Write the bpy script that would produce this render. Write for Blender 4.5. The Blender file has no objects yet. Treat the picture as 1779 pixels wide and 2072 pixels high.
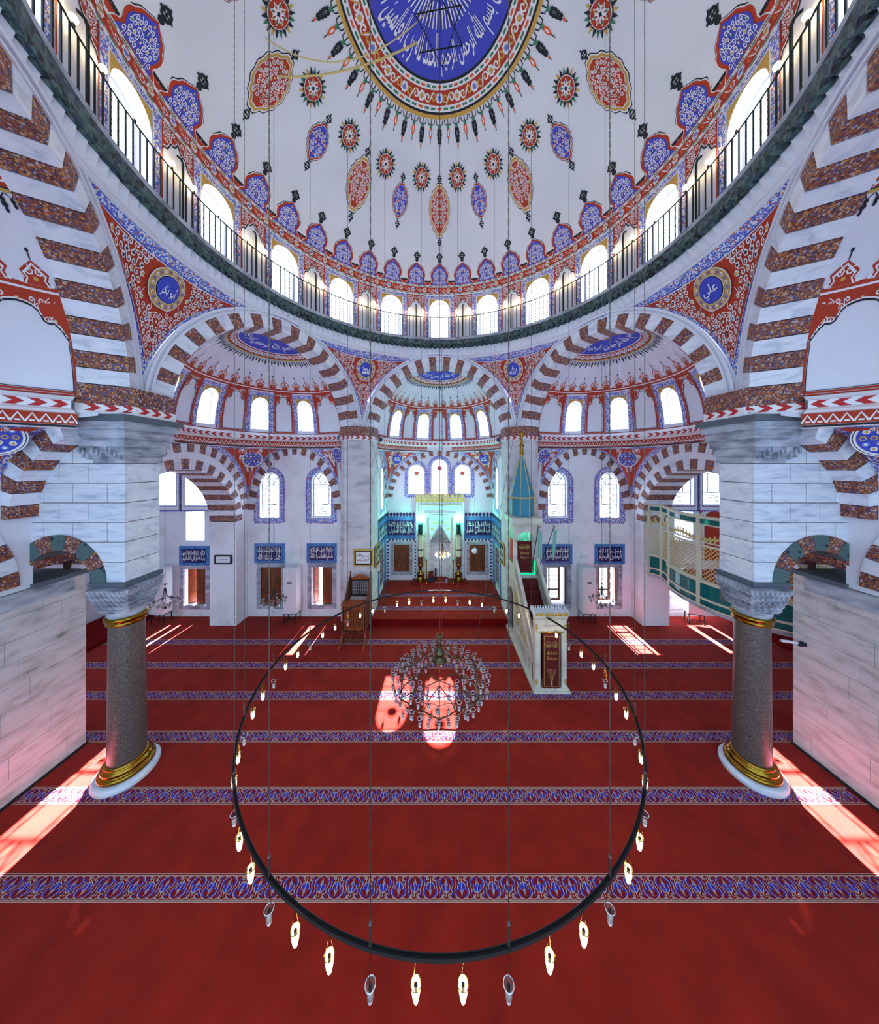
import bpy, math, random
from math import sin, cos, pi, sqrt, radians as RAD, hypot, atan2
from mathutils import Vector, Matrix

S = bpy.context.scene
C = S.collection
rng = random.Random(7)

# ------------------------------------------------------------ camera, world, sun, exposure
F = 565.0                                    # focal length in pixels of the 1779 px wide frame
cam_d = bpy.data.cameras.new('camera')
cam_d.sensor_fit = 'HORIZONTAL'
cam_d.sensor_width = 36.0
cam_d.lens = F / 1779 * 36.0
cam_d.shift_y = -96.0 / 1779
cam_d.clip_start = 0.05
cam = bpy.data.objects.new('camera', cam_d)
cam.location = (0, 0, 6.5)
cam.rotation_euler = (pi / 2, 0, 0)
C.objects.link(cam)
S.camera = cam

W = bpy.data.worlds.new('world')
S.world = W
W.use_nodes = True
bg = W.node_tree.nodes['Background']
bg.inputs[0].default_value = (0.52, 0.78, 1.0, 1)
bg.inputs[1].default_value = 1.5

def lamp(name, kind, loc, energy, color=(1, 1, 1), size=0.1, rot=None, label=None):
    d = bpy.data.lights.new(name, kind)
    d.energy = energy
    d.color = color
    if kind == 'SUN':
        d.angle = size
    elif kind == 'AREA':
        d.size = size
    else:
        d.shadow_soft_size = size
    o = bpy.data.objects.new(name, d)
    o.location = loc
    if rot:
        o.rotation_euler = rot
    C.objects.link(o)
    return o

sun = lamp('sun', 'SUN', (0, 30, 25), 180.0, (1.0, 0.93, 0.95), RAD(0.5))
sun.rotation_euler = Vector((0.0, -1, -0.768)).to_track_quat('-Z', 'Y').to_euler()

S.view_settings.view_transform = 'Standard'
S.view_settings.look = 'None'
S.view_settings.exposure = 0.62
S.view_settings.gamma = 1.0
S.view_settings.use_curve_mapping = False
try:
    S.cycles.max_bounces = 7
    S.cycles.diffuse_bounces = 4
    S.cycles.glossy_bounces = 3
    S.cycles.transmission_bounces = 4
    S.cycles.transparent_max_bounces = 12
    S.cycles.sample_clamp_indirect = 4.0
    S.cycles.caustics_reflective = False
    S.cycles.caustics_refractive = False
except Exception:
    pass

# ------------------------------------------------------------ materials
MAT = {}
def lin(c):
    return tuple(((x / 12.92) if x <= 0.04045 else ((x + 0.055) / 1.055) ** 2.4) for x in [k / 255.0 for k in c]) + (1,)

def mat(name, rgb, rough=0.7, metal=0.0, emit=None, estr=0.0, spec=None, trans=0.0):
    m = bpy.data.materials.new(name)
    m.use_nodes = True
    b = m.node_tree.nodes['Principled BSDF']
    b.inputs['Base Color'].default_value = lin(rgb)
    b.inputs['Roughness'].default_value = rough
    b.inputs['Metallic'].default_value = metal
    if spec is not None:
        b.inputs['Specular IOR Level'].default_value = spec
    if trans:
        b.inputs['Transmission Weight'].default_value = trans
    if emit:
        b.inputs['Emission Color'].default_value = lin(emit)
        b.inputs['Emission Strength'].default_value = estr
    MAT[name] = m
    return m

def nodes_of(m):
    return m.node_tree.nodes, m.node_tree.links, m.node_tree.nodes['Principled BSDF']

def ramp(N, stops, interp='LINEAR'):
    r = N.new('ShaderNodeValToRGB')
    r.color_ramp.interpolation = interp
    e = r.color_ramp.elements
    while len(e) < len(stops):
        e.new(0.5)
    for k, (p, c) in enumerate(stops):
        e[k].position = p
        e[k].color = lin(c)
    return r

def coords(N, L, scale, uv=False):
    t = N.new('ShaderNodeTexCoord')
    mp = N.new('ShaderNodeMapping')
    mp.inputs['Scale'].default_value = scale
    L.new(t.outputs['UV' if uv else 'Object'], mp.inputs[0])
    return mp

def noisy(name, stops, scale=(1, 1, 1), nscale=3.0, detail=5.0, rough=0.75, distort=0.0, bump=0.0, metal=0.0, spec=None):
    m = mat(name, stops[0][1], rough, metal, spec=spec)
    N, L, b = nodes_of(m)
    mp = coords(N, L, scale)
    n = N.new('ShaderNodeTexNoise')
    n.inputs['Scale'].default_value = nscale
    n.inputs['Detail'].default_value = detail
    n.inputs['Distortion'].default_value = distort
    L.new(mp.outputs[0], n.inputs['Vector'])
    r = ramp(N, stops)
    L.new(n.outputs[0], r.inputs[0])
    L.new(r.outputs[0], b.inputs['Base Color'])
    if bump:
        bp = N.new('ShaderNodeBump')
        bp.inputs['Strength'].default_value = bump
        bp.inputs['Distance'].default_value = 0.02
        L.new(n.outputs[0], bp.inputs['Height'])
        L.new(bp.outputs[0], b.inputs['Normal'])
    return m

def speckle(name, stops, scale, rough=0.6, squash=(1, 1, 1), rand=1.0, edge=None):
    """chips of several colours: one constant colour per Voronoi cell, optional dark joint."""
    m = mat(name, stops[0][1], rough)
    N, L, b = nodes_of(m)
    mp = coords(N, L, squash)
    v = N.new('ShaderNodeTexVoronoi')
    v.inputs['Scale'].default_value = scale
    v.inputs['Randomness'].default_value = rand
    L.new(mp.outputs[0], v.inputs['Vector'])
    sp = N.new('ShaderNodeSeparateColor')
    L.new(v.outputs['Color'], sp.inputs[0])
    r = ramp(N, stops, 'CONSTANT')
    L.new(sp.outputs[0], r.inputs[0])
    out = r.outputs[0]
    if edge:
        rr = ramp(N, [(0, (0, 0, 0)), (edge[0], (0, 0, 0)), (edge[0] + 0.02, (255, 255, 255))])
        L.new(v.outputs['Distance'], rr.inputs[0])
        mx = N.new('ShaderNodeMix'); mx.data_type = 'RGBA'
        L.new(rr.outputs[0], mx.inputs['Factor'])
        L.new(out, mx.inputs['A'])
        mx.inputs['B'].default_value = lin(edge[1])
        out = mx.outputs['Result']
    L.new(out, b.inputs['Base Color'])
    return m

PLASTER = noisy('plaster', [(0.3, (218, 218, 232)), (0.7, (228, 228, 240))], nscale=0.8, rough=0.85)
PLASTER2 = noisy('plaster_lower', [(0.28, (196, 192, 196)), (0.5, (226, 224, 234)), (0.75, (232, 230, 240))], nscale=1.3, rough=0.85)
DOMEW = noisy('dome_plaster', [(0.3, (214, 218, 228)), (0.7, (226, 229, 238))], nscale=0.6, rough=0.9)
MARBLE = noisy('marble', [(0.3, (182, 186, 208)), (0.45, (212, 215, 230)), (0.7, (228, 230, 241))], scale=(1, 1, 6), nscale=2.2, detail=8, distort=0.6, rough=0.45)
MARBLE_V = noisy('marble_vein', [(0.33, (194, 198, 216)), (0.48, (220, 223, 236)), (0.7, (231, 232, 243))], scale=(2, 2, 5), nscale=1.4, detail=9, distort=1.0, rough=0.4)
TERRA = speckle('terracotta_chips', [(0, (136, 68, 44)), (0.3, (168, 94, 58)), (0.46, (196, 136, 70)), (0.56, (84, 82, 128)), (0.71, (180, 164, 168)), (0.81, (62, 44, 54)), (0.92, (132, 82, 74))], 38.0, edge=(0.66, (96, 48, 44)))
GREENST = speckle('green_chips', [(0, (76, 98, 100)), (0.8, (28, 36, 44)), (0.93, (92, 112, 116))], 13.0, edge=(0.5, (74, 96, 98)))
CORNICE = speckle('green_cornice', [(0, (44, 70, 74)), (0.3, (66, 94, 94)), (0.5, (38, 56, 76)), (0.66, (12, 18, 26)), (0.86, (74, 102, 98))], 17.0, rough=0.4)
GREYST = noisy('grey_marble', [(0.3, (112, 116, 130)), (0.5, (160, 164, 180)), (0.7, (190, 194, 208))], scale=(1, 1, 3), nscale=2.4, detail=8, rough=0.6, bump=0.1)
DARKBAND = mat('dark_grey_paint', (86, 94, 106), 0.6)
LIME = noisy('limestone', [(0.25, (140, 136, 140)), (0.4, (196, 193, 200)), (0.75, (222, 220, 228))], scale=(1, 1, 2.5), nscale=1.1, detail=12, distort=0.1, rough=0.85, bump=0.12)
LIME2 = noisy('limestone_rough', [(0.24, (96, 90, 90)), (0.33, (176, 172, 172)), (0.5, (202, 198, 201)), (0.78, (216, 212, 216))], scale=(1, 1, 3), nscale=2.2, detail=15, distort=0.1, rough=0.9, bump=0.18)
JOINT = mat('joint_red_brown', (88, 44, 44), 0.9)
GRANITE = noisy('granite', [(0.3, (58, 50, 50)), (0.5, (92, 80, 78)), (0.62, (106, 92, 86)), (0.7, (140, 126, 116))], nscale=45, detail=4, rough=0.4)
GOLD = mat('brass', (156, 118, 42), 0.22, 1.0)
GOLDP = mat('gold_paint', (206, 164, 66), 0.45, 0.2)
IRON = mat('dark_iron', (32, 31, 33), 0.6, 0.25)
IRONG = mat('green_black_iron', (26, 38, 38), 0.45, 0.5)
CHAINM = mat('chain_steel', (96, 90, 86), 0.4, 0.8)
WOOD = noisy('walnut', [(0.3, (70, 34, 20)), (0.6, (112, 58, 32)), (0.8, (138, 78, 44))], scale=(8, 8, 1), nscale=2.5, rough=0.45)
WOODR = noisy('orange_wood', [(0.3, (120, 52, 24)), (0.7, (172, 86, 40))], scale=(6, 6, 1), nscale=2.5, rough=0.4)
CARPET = noisy('red_carpet', [(0.3, (126, 20, 9)), (0.7, (148, 28, 14))], nscale=2.0, detail=10, rough=0.95, bump=0.1, spec=0.1)
CARPET.node_tree.nodes['Principled BSDF'].inputs['Sheen Weight'].default_value = 0.05
CARPET.node_tree.nodes['Principled BSDF'].inputs['Sheen Roughness'].default_value = 0.6
CARPETD = mat('dark_red_carpet', (110, 12, 12), 0.95, spec=0.1)
RED = mat('red_paint', (176, 52, 24), 0.8)
DRED = mat('deep_red_cloth', (92, 12, 14), 0.85)
BLUE = mat('blue_paint', (62, 72, 190), 0.8)
LBLUE = mat('pale_blue_paint', (108, 124, 206), 0.8)
NAVY = mat('navy_tile', (22, 26, 92), 0.25)
TILEB = noisy('tile_blue', [(0.35, (44, 96, 168)), (0.65, (86, 142, 200))], nscale=22, detail=2, rough=0.25)
WHITE = mat('white_paint', (232, 232, 238), 0.8)
CREAM = mat('cream_paint', (214, 212, 188), 0.6)
CREAMG = mat('cream_gold', (206, 186, 120), 0.5)
BLACK = mat('black_paint', (20, 26, 38), 0.8)
GREENP = mat('green_paint', (54, 128, 96), 0.8)
TEAL = mat('teal_panel', (14, 104, 104), 0.12)
TURQ = mat('turquoise_lead', (44, 132, 160), 0.45)
OCHRE = mat('ochre_paint', (200, 158, 76), 0.8)
ORANGE = mat('orange_paint', (226, 92, 38), 0.8)
PINKW = mat('pink_plaster', (214, 150, 160), 0.85)
METALW = mat('white_enamel', (222, 224, 232), 0.35)
DARK = mat('near_black', (24, 20, 22), 0.9)
MINT = mat('mint_cloth', (124, 190, 176), 0.8)
BORDER = speckle('floral_border', [(0, (84, 100, 200)), (0.34, (220, 224, 240)), (0.64, (104, 122, 208)), (0.84, (200, 92, 66)), (0.9, (214, 190, 140)), (0.95, (226, 229, 242))], 40.0, rough=0.8)
BORDER2 = speckle('lace_border', [(0, (104, 120, 204)), (0.3, (224, 228, 242)), (0.7, (150, 162, 222)), (0.88, (188, 120, 120))], 40.0, rough=0.8)
REDFR = speckle('red_frieze', [(0, (180, 56, 28)), (0.45, (226, 222, 222)), (0.6, (176, 50, 24)), (0.8, (206, 158, 90)), (0.9, (110, 150, 130))], 20.0, rough=0.8)
GILT = mat('gilded_relief', (218, 196, 108), 0.4, 0.35)

def glow(name, rgb, strength, clear):
    m = bpy.data.materials.new(name)
    m.use_nodes = True
    N, L = m.node_tree.nodes, m.node_tree.links
    N.remove(N['Principled BSDF'])
    out = [n for n in N if n.type == 'OUTPUT_MATERIAL'][0]
    e = N.new('ShaderNodeEmission'); e.inputs[0].default_value = lin(rgb); e.inputs[1].default_value = strength
    if clear <= 0:
        L.new(e.outputs[0], out.inputs[0])
    else:
        t = N.new('ShaderNodeBsdfTransparent'); t.inputs[0].default_value = (clear, clear, clear, 1)
        a = N.new('ShaderNodeAddShader')
        L.new(e.outputs[0], a.inputs[0]); L.new(t.outputs[0], a.inputs[1]); L.new(a.outputs[0], out.inputs[0])
    MAT[name] = m
    return m

DAYGLASS = glow('daylit_glass', (218, 234, 255), 2.4, 0.6)
DAYGLASS2 = glow('daylit_upper_glass', (214, 234, 255), 4.6, 0)
DAYGLASS4 = glow('apse_glass', (218, 234, 255), 2.8, 0.3)
DAYGLASS3 = glow('opaque_daylit_glass', (218, 234, 255), 3.0, 0)  # daylight put in as glow, made opaque to hold back the sun
BULB = glow('bulb_glow', (255, 226, 160), 26.0, 0)
BULBW = glow('bulb_glow_small', (255, 232, 176), 14.0, 0)
GREENGL = glow('green_neon', (0, 200, 130), 1.6, 0)

def glass_mat(name, tint, mixf=0.35):
    m = bpy.data.materials.new(name)
    m.use_nodes = True
    N, L = m.node_tree.nodes, m.node_tree.links
    N.remove(N['Principled BSDF'])
    out = [n for n in N if n.type == 'OUTPUT_MATERIAL'][0]
    t = N.new('ShaderNodeBsdfTransparent'); t.inputs[0].default_value = lin(tint)
    g = N.new('ShaderNodeBsdfGlossy'); g.inputs['Roughness'].default_value = 0.08
    lw = N.new('ShaderNodeLayerWeight'); lw.inputs[0].default_value = mixf
    mx = N.new('ShaderNodeMixShader')
    L.new(lw.outputs['Facing'], mx.inputs[0]); L.new(t.outputs[0], mx.inputs[1]); L.new(g.outputs[0], mx.inputs[2])
    L.new(mx.outputs[0], out.inputs[0])
    MAT[name] = m
    return m
GLASS = glass_mat('clear_glass', (235, 238, 240))

# ------------------------------------------------------------ mesh building
class MB:
    def __init__(s):
        s.v = []; s.f = []; s.m = []
    def add(s, vs, fs, mi=0):
        o = len(s.v)
        s.v.extend(vs)
        for f in fs:
            s.f.append(tuple(i + o for i in f)); s.m.append(mi)
    def quad(s, a, b, c, d, mi=0):
        s.add([a, b, c, d], [(0, 1, 2, 3)], mi)
    def grid(s, fn, us, vs, mi=0):
        n, k = len(us), len(vs)
        s.add([fn(u, v) for u in us for v in vs],
              [(i * k + j, (i + 1) * k + j, (i + 1) * k + j + 1, i * k + j + 1) for i in range(n - 1) for j in range(k - 1)], mi)
    def box(s, x0, x1, y0, y1, z0, z1, mi=0):
        s.add([(x0, y0, z0), (x1, y0, z0), (x1, y1, z0), (x0, y1, z0), (x0, y0, z1), (x1, y0, z1), (x1, y1, z1), (x0, y1, z1)],
              [(0, 3, 2, 1), (4, 5, 6, 7), (0, 1, 5, 4), (1, 2, 6, 5), (2, 3, 7, 6), (3, 0, 4, 7)], mi)
    def prism(s, poly, z0, z1, mi=0, top=None):
        n = len(poly); t = top or poly
        s.add([(x, y, z0) for x, y in poly] + [(x, y, z1) for x, y in t],
              [tuple(range(n - 1, -1, -1)), tuple(range(n, 2 * n))] + [(i, (i + 1) % n, n + (i + 1) % n, n + i) for i in range(n)], mi)
    def lathe(s, prof, cx=0, cy=0, n=24, mi=0, a0=0.0):
        """prof: (r, z) list"""
        k = len(prof)
        s.add([(cx + r * cos(a0 + 2 * pi * i / n), cy + r * sin(a0 + 2 * pi * i / n), z) for i in range(n) for r, z in prof],
              [(i * k + j, ((i + 1) % n) * k + j, ((i + 1) % n) * k + j + 1, i * k + j + 1) for i in range(n) for j in range(k - 1)], mi)
    def tube(s, pts, r, n=6, mi=0, closed=False):
        pts = [Vector(p) for p in pts]
        m = len(pts); base = len(s.v)
        up0 = None
        for i, p in enumerate(pts):
            if closed:
                t = pts[(i + 1) % m] - pts[i - 1]
            else:
                t = pts[min(i + 1, m - 1)] - pts[max(i - 1, 0)]
            t.normalize()
            ref = up0 if up0 is not None else (Vector((0, 0, 1)) if abs(t.z) < 0.9 else Vector((1, 0, 0)))
            a = t.cross(ref)
            if a.length < 1e-4:
                a = t.cross(Vector((0.3, 1, 0.2)))
            a.normalize()
            b = t.cross(a)
            up0 = -b if False else ref
            rr = r[i] if isinstance(r, (list, tuple)) else r
            for k in range(n):
                w = 2 * pi * k / n
                q = p + a * (rr * cos(w)) + b * (rr * sin(w))
                s.v.append(tuple(q))
        for i in range(m if closed else m - 1):
            j = (i + 1) % m
            for k in range(n):
                s.f.append((base + i * n + k, base + i * n + (k + 1) % n, base + j * n + (k + 1) % n, base + j * n + k)); s.m.append(mi)
    def rod(s, a, b, r, n=6, mi=0):
        s.tube([a, b], r, n, mi)
    def ball(s, c, r, n=10, k=6, mi=0, sz=1.0):
        s.lathe([(max(1e-4, r * sin(pi * j / k)), c[2] - r * sz * cos(pi * j / k)) for j in range(k + 1)], c[0], c[1], n, mi)
    def tri_strip(s, A, B, mi=0):
        n = len(A)
        s.add(list(A) + list(B), [(i, i + 1, n + i + 1, n + i) for i in range(n - 1)], mi)

def props(o, label=None, cat=None, group=None, kind=None):
    if label: o['label'] = label
    if cat: o['category'] = cat
    if group: o['group'] = group
    if kind: o['kind'] = kind
    return o

def obj(name, mb, mats, parent=None, smooth=False, M=None, **kw):
    me = bpy.data.meshes.new(name)
    me.from_pydata(mb.v, [], mb.f)
    if not isinstance(mats, (list, tuple)):
        mats = [mats]
    for m in mats:
        me.materials.append(m)
    if len(mats) > 1:
        me.polygons.foreach_set('material_index', mb.m)
    if smooth:
        me.polygons.foreach_set('use_smooth', [True] * len(me.polygons))
    me.update()
    o = bpy.data.objects.new(name, me)
    C.objects.link(o)
    if parent is not None:
        o.parent = parent
    if M is not None:
        o.matrix_local = M
    return props(o, **kw)

def empty(name, loc=(0, 0, 0), rz=0.0, parent=None, **kw):
    o = bpy.data.objects.new(name, None)
    o.empty_display_size = 0.2
    o.location = loc
    o.rotation_euler = (0, 0, rz)
    C.objects.link(o)
    if parent is not None:
        o.parent = parent
    return props(o, **kw)

def dup(o, parent=None, M=None):
    c = o.copy()
    C.objects.link(c)
    c.parent = parent
    if M is not None:
        c.matrix_local = M
    return c

def dup_tree(root, loc, rz=0.0, **kw):
    r = root.copy(); C.objects.link(r)
    r.location = loc; r.rotation_euler = (0, 0, rz)
    props(r, **kw)
    for ch in list(root.children):
        c = ch.copy(); C.objects.link(c); c.parent = r
        for g in list(ch.children):
            d = g.copy(); C.objects.link(d); d.parent = c
    return r

def lins(a, b, n):
    return [a + (b - a) * i / n for i in range(n + 1)]

# wall with openings: opening = (uc, hw, sill, spring, rise)
def op_top(o, u):
    uc, hw, vs, vp, rise = o
    t = min(1.0, abs(u - uc) / hw)
    return vp + rise * sqrt(max(0.0, 1 - t * t))

def wall(mb, M, u0, u1, v0, v1, ops=(), du=0.5, dv=99.0, mi=0, vtop=None):
    br = set(lins(u0, u1, max(1, int(round((u1 - u0) / du)))))
    for o in ops:
        k = 14 if o[4] > 0 else 2
        for t in lins(0, pi, k):
            br.add(min(u1, max(u0, o[0] - o[1] * cos(t))))
    br = sorted(br)
    bb = [br[0]]
    for b in br[1:]:
        if b - bb[-1] > 1e-5:
            bb.append(b)
    for a, b in zip(bb, bb[1:]):
        mid = (a + b) / 2
        cur = sorted([o for o in ops if abs(mid - o[0]) < o[1]], key=lambda o: o[2])
        la = lb = v0
        tops = [(o[2], o) for o in cur]
        segs = []
        for sill, o in tops:
            segs.append((la, lb, sill, sill))
            la, lb = op_top(o, a), op_top(o, b)
        ta, tb = (v1, v1) if vtop is None else (vtop(a), vtop(b))
        segs.append((la, lb, ta, tb))
        for (l0, l1, h0, h1) in segs:
            if max(h0 - l0, h1 - l1) < 1e-4:
                continue
            k = max(1, int(math.ceil(max(h0 - l0, h1 - l1) / dv)))
            for j in range(k):
                f0, f1 = j / k, (j + 1) / k
                mb.quad(M(a, l0 + (h0 - l0) * f0, 0), M(b, l1 + (h1 - l1) * f0, 0), M(b, l1 + (h1 - l1) * f1, 0), M(a, l0 + (h0 - l0) * f1, 0), mi)

def outline(o, n=16, off=0.0):
    uc, hw, vs, vp, rise = o
    hw2 = hw + off
    pts = [(uc - hw2, vs - off)]
    for v in lins(vs - off, vp, 4)[1:-1]:
        pts.append((uc - hw2, v))
    if rise > 0:
        for t in lins(0, pi, n):
            pts.append((uc - hw2 * cos(t), vp + (rise + off) * sin(t)))
    else:
        pts += [(uc - hw2, vp + off), (uc + hw2, vp + off)]
    for v in lins(vp, vs - off, 4)[1:-1]:
        pts.append((uc + hw2, v))
    pts.append((uc + hw2, vs - off))
    return pts

def reveal(mb, M, o, depth, mi=0):
    p = outline(o); p = p + [p[0]]
    mb.tri_strip([M(u, v, 0) for u, v in p], [M(u, v, depth) for u, v in p], mi)

def pane(mb, M, o, w, mi=0):
    uc, hw = o[0], o[1]
    us = [uc - hw * cos(t) for t in lins(0, pi, 12)]
    for a, b in zip(us, us[1:]):
        k = 4
        for j in range(k):
            f0, f1 = j / k, (j + 1) / k
            ta, tb = op_top(o, a), op_top(o, b)
            mb.quad(M(a, o[2] + (ta - o[2]) * f0, w), M(b, o[2] + (tb - o[2]) * f0, w), M(b, o[2] + (tb - o[2]) * f1, w), M(a, o[2] + (ta - o[2]) * f1, w), mi)

def frame_strip(mb, M, o, off0, off1, w, mi=0, depth=None):
    A = outline(o, off=off0); B = outline(o, off=off1)
    A.append(A[0]); B.append(B[0])
    mb.tri_strip([M(u, v, w) for u, v in A], [M(u, v, w) for u, v in B], mi)
    if depth is not None:
        mb.tri_strip([M(u, v, w) for u, v in A], [M(u, v, w + depth) for u, v in A], mi)
        mb.tri_strip([M(u, v, w) for u, v in B], [M(u, v, w + depth) for u, v in B], mi)

def bar(mb, M, p, q, width, w0, w1, mi=0):
    """a flat bar between (u,v) points p and q, from depth w0 to w1"""
    du, dv = q[0] - p[0], q[1] - p[1]
    l = hypot(du, dv) or 1
    nx, ny = -dv / l * width / 2, du / l * width / 2
    c = [(p[0] + nx, p[1] + ny), (p[0] - nx, p[1] - ny), (q[0] - nx, q[1] - ny), (q[0] + nx, q[1] + ny)]
    vs = [M(u, v, w0) for u, v in c] + [M(u, v, w1) for u, v in c]
    mb.add(vs, [(0, 1, 2, 3), (7, 6, 5, 4), (0, 4, 5, 1), (1, 5, 6, 2), (2, 6, 7, 3), (3, 7, 4, 0)], mi)

def ring2d(mb, M, cu, cv, r0, r1, w, mi=0, n=10):
    P = [(cos(2 * pi * k / n), sin(2 * pi * k / n)) for k in range(n + 1)]
    mb.tri_strip([M(cu + r0 * c, cv + r0 * s, w) for c, s in P], [M(cu + r1 * c, cv + r1 * s, w) for c, s in P], mi)

# ------------------------------------------------------------ painted ornament (thin paint on real surfaces)
def ribbon(mb, L, pts, w, lay=1, mi=0, taper=True):
    n = len(pts)
    A, B = [], []
    for i, (x, y) in enumerate(pts):
        x0, y0 = pts[max(0, i - 1)]; x1, y1 = pts[min(n - 1, i + 1)]
        dx, dy = x1 - x0, y1 - y0
        l = hypot(dx, dy) or 1
        ww = (w[i] if isinstance(w, list) else w) / 2
        if taper:
            ww *= 0.35 + 0.65 * sin(pi * (i + 0.6) / (n + 0.2))
        A.append(L(x - dy / l * ww, y + dx / l * ww, lay)); B.append(L(x + dy / l * ww, y - dx / l * ww, lay))
    mb.tri_strip(A, B, mi)

def dot(mb, L, x, y, r, lay=1, mi=0, n=6, ry=None, a0=0.0):
    ry = ry or r
    vs = [L(x, y, lay)] + [L(x + r * cos(a0 + 2 * pi * k / n), y + ry * sin(a0 + 2 * pi * k / n), lay) for k in range(n)]
    mb.add(vs, [(0, 1 + k, 1 + (k + 1) % n) for k in range(n)], mi)

def fill(mb, L, cx, cy, rf, lay=1, mi=0, n=48, rings=3, s=1.0):
    vs = [L(cx, cy, lay)]
    for j in range(1, rings + 1):
        for k in range(n):
            a = 2 * pi * k / n
            r = rf(a)
            vs.append(L(cx + r[0] * s * j / rings, cy + r[1] * s * j / rings, lay))
    fs = [(0, 1 + k, 1 + (k + 1) % n) for k in range(n)]
    for j in range(rings - 1):
        for k in range(n):
            a = 1 + j * n + k; b = 1 + j * n + (k + 1) % n
            fs.append((a, a + n, b + n, b))
    mb.add(vs, fs, mi)

def curl(mb, L, x, y, size, ang, sgn, lay, mi, w=None, turns=1.25, n=9):
    pts = []
    for i in range(n):
        t = i / (n - 1)
        a = ang + sgn * t * turns * 2 * pi
        r = size * 0.5 * (1 - 0.82 * t)
        pts.append((x + r * cos(a), y + r * sin(a)))
    tl = (pts[0][0] + size * 0.7 * cos(ang - sgn * 1.1), pts[0][1] + size * 0.7 * sin(ang - sgn * 1.1))
    pts = [tl] + pts
    ribbon(mb, L, pts, w or size * 0.2, lay, mi)

def arab(mb, L, inside, bb, step, mi, lay=2, acc=None, seed=1, mirror=True, w=None, cx=0.0):
    r = random.Random(seed)
    x0, x1, y0, y1 = bb
    y = y0 + step * 0.4; row = 0
    while y < y1:
        x = (cx if mirror else x0) + step * (0.5 if row % 2 else 0.95)
        if mirror and row % 2 == 0 and inside(cx, y):
            if acc:
                dot(mb, L, cx, y, step * 0.26, lay, acc[row // 2 % len(acc)], 6)
                dot(mb, L, cx, y, step * 0.12, lay + 1, mi, 5)
            else:
                dot(mb, L, cx, y, step * 0.2, lay, mi, 6)
        while x < x1:
            jx, jy = x + r.uniform(-.12, .12) * step, y + r.uniform(-.12, .12) * step
            ang, sg = r.uniform(0, 2 * pi), r.choice((-1, 1))
            fl = acc and r.random() < 0.24
            for m in ((1, -1) if mirror else (1,)):
                px = cx + (jx - cx) * m if mirror else jx
                if inside(px, jy) and inside(px + step * .4, jy) and inside(px - step * .4, jy) and inside(px, jy + step * .4) and inside(px, jy - step * .4):
                    if fl:
                        c = acc[int(ang * 7) % len(acc)]
                        for k in range(5):
                            a = ang + 2 * pi * k / 5
                            dot(mb, L, px + step * .24 * cos(a), jy + step * .24 * sin(a), step * .16, lay, mi, 5)
                        dot(mb, L, px, jy, step * .2, lay + 1, c, 6)
                    else:
                        curl(mb, L, px, jy, step * 0.92, ang if m == 1 else pi - ang, sg * m, lay, mi, w)
            x += step
        y += step * 0.82; row += 1

# ------------------------------------------------------------ Arabic lettering (presentation forms, laid out right to left)
_JOIN = {}
def _reg(ch, base, forms):
    _JOIN[ch] = (base, forms)
for ch, b, fm in [('ا', 0xFE8D, 2), ('أ', 0xFE83, 2), ('ب', 0xFE8F, 4), ('ة', 0xFE93, 2), ('ت', 0xFE95, 4), ('ث', 0xFE99, 4), ('ج', 0xFE9D, 4), ('ح', 0xFEA1, 4),
                  ('خ', 0xFEA5, 4), ('د', 0xFEA9, 2), ('ذ', 0xFEAB, 2), ('ر', 0xFEAD, 2), ('ز', 0xFEAF, 2), ('س', 0xFEB1, 4), ('ش', 0xFEB5, 4), ('ص', 0xFEB9, 4),
                  ('ض', 0xFEBD, 4), ('ط', 0xFEC1, 4), ('ظ', 0xFEC5, 4), ('ع', 0xFEC9, 4), ('غ', 0xFECD, 4), ('ف', 0xFED1, 4), ('ق', 0xFED5, 4), ('ك', 0xFED9, 4),
                  ('ل', 0xFEDD, 4), ('م', 0xFEE1, 4), ('ن', 0xFEE5, 4), ('ه', 0xFEE9, 4), ('و', 0xFEED, 2), ('ى', 0xFEEF, 2), ('ي', 0xFEF1, 4)]:
    _reg(ch, b, fm)
def shape_arabic(t):
    t = t.replace('الله', '\ufdf2')
    out = []
    for i, ch in enumerate(t):
        if ch not in _JOIN:
            out.append(ch); continue
        b, fm = _JOIN[ch]
        pj = i > 0 and t[i - 1] in _JOIN and _JOIN[t[i - 1]][1] == 4
        nj = fm == 4 and i + 1 < len(t) and t[i + 1] in _JOIN
        k = (3 if nj else 1) if pj else (2 if nj else 0)
        out.append(chr(b + k))
    return ''.join(reversed(out))

_TXT = {}
def text_geo(t):
    if t not in _TXT:
        c = bpy.data.curves.new('lettering', 'FONT')
        c.body = shape_arabic(t)
        c.resolution_u = 1
        c.offset = 0.012
        o = bpy.data.objects.new('lettering', c)
        C.objects.link(o)
        bpy.context.view_layer.update()
        me = o.evaluated_get(bpy.context.evaluated_depsgraph_get()).to_mesh()
        vs = [(v.co.x, v.co.y) for v in me.vertices]; fs = [tuple(p.vertices) for p in me.polygons]
        bpy.data.objects.remove(o); bpy.data.curves.remove(c)
        x0 = min(v[0] for v in vs); x1 = max(v[0] for v in vs); y0 = min(v[1] for v in vs); y1 = max(v[1] for v in vs)
        _TXT[t] = ([((x - x0) / (x1 - x0), (y - y0) / (y1 - y0)) for x, y in vs], fs, (x1 - x0) / (y1 - y0))
    return _TXT[t]

def text(mb, L, t, x0, x1, y0, y1, lay=2, mi=0):
    vs, fs, asp = text_geo(t)
    mb.add([L(x0 + (x1 - x0) * a, y0 + (y1 - y0) * b, lay) for a, b in vs], fs, mi)

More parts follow.
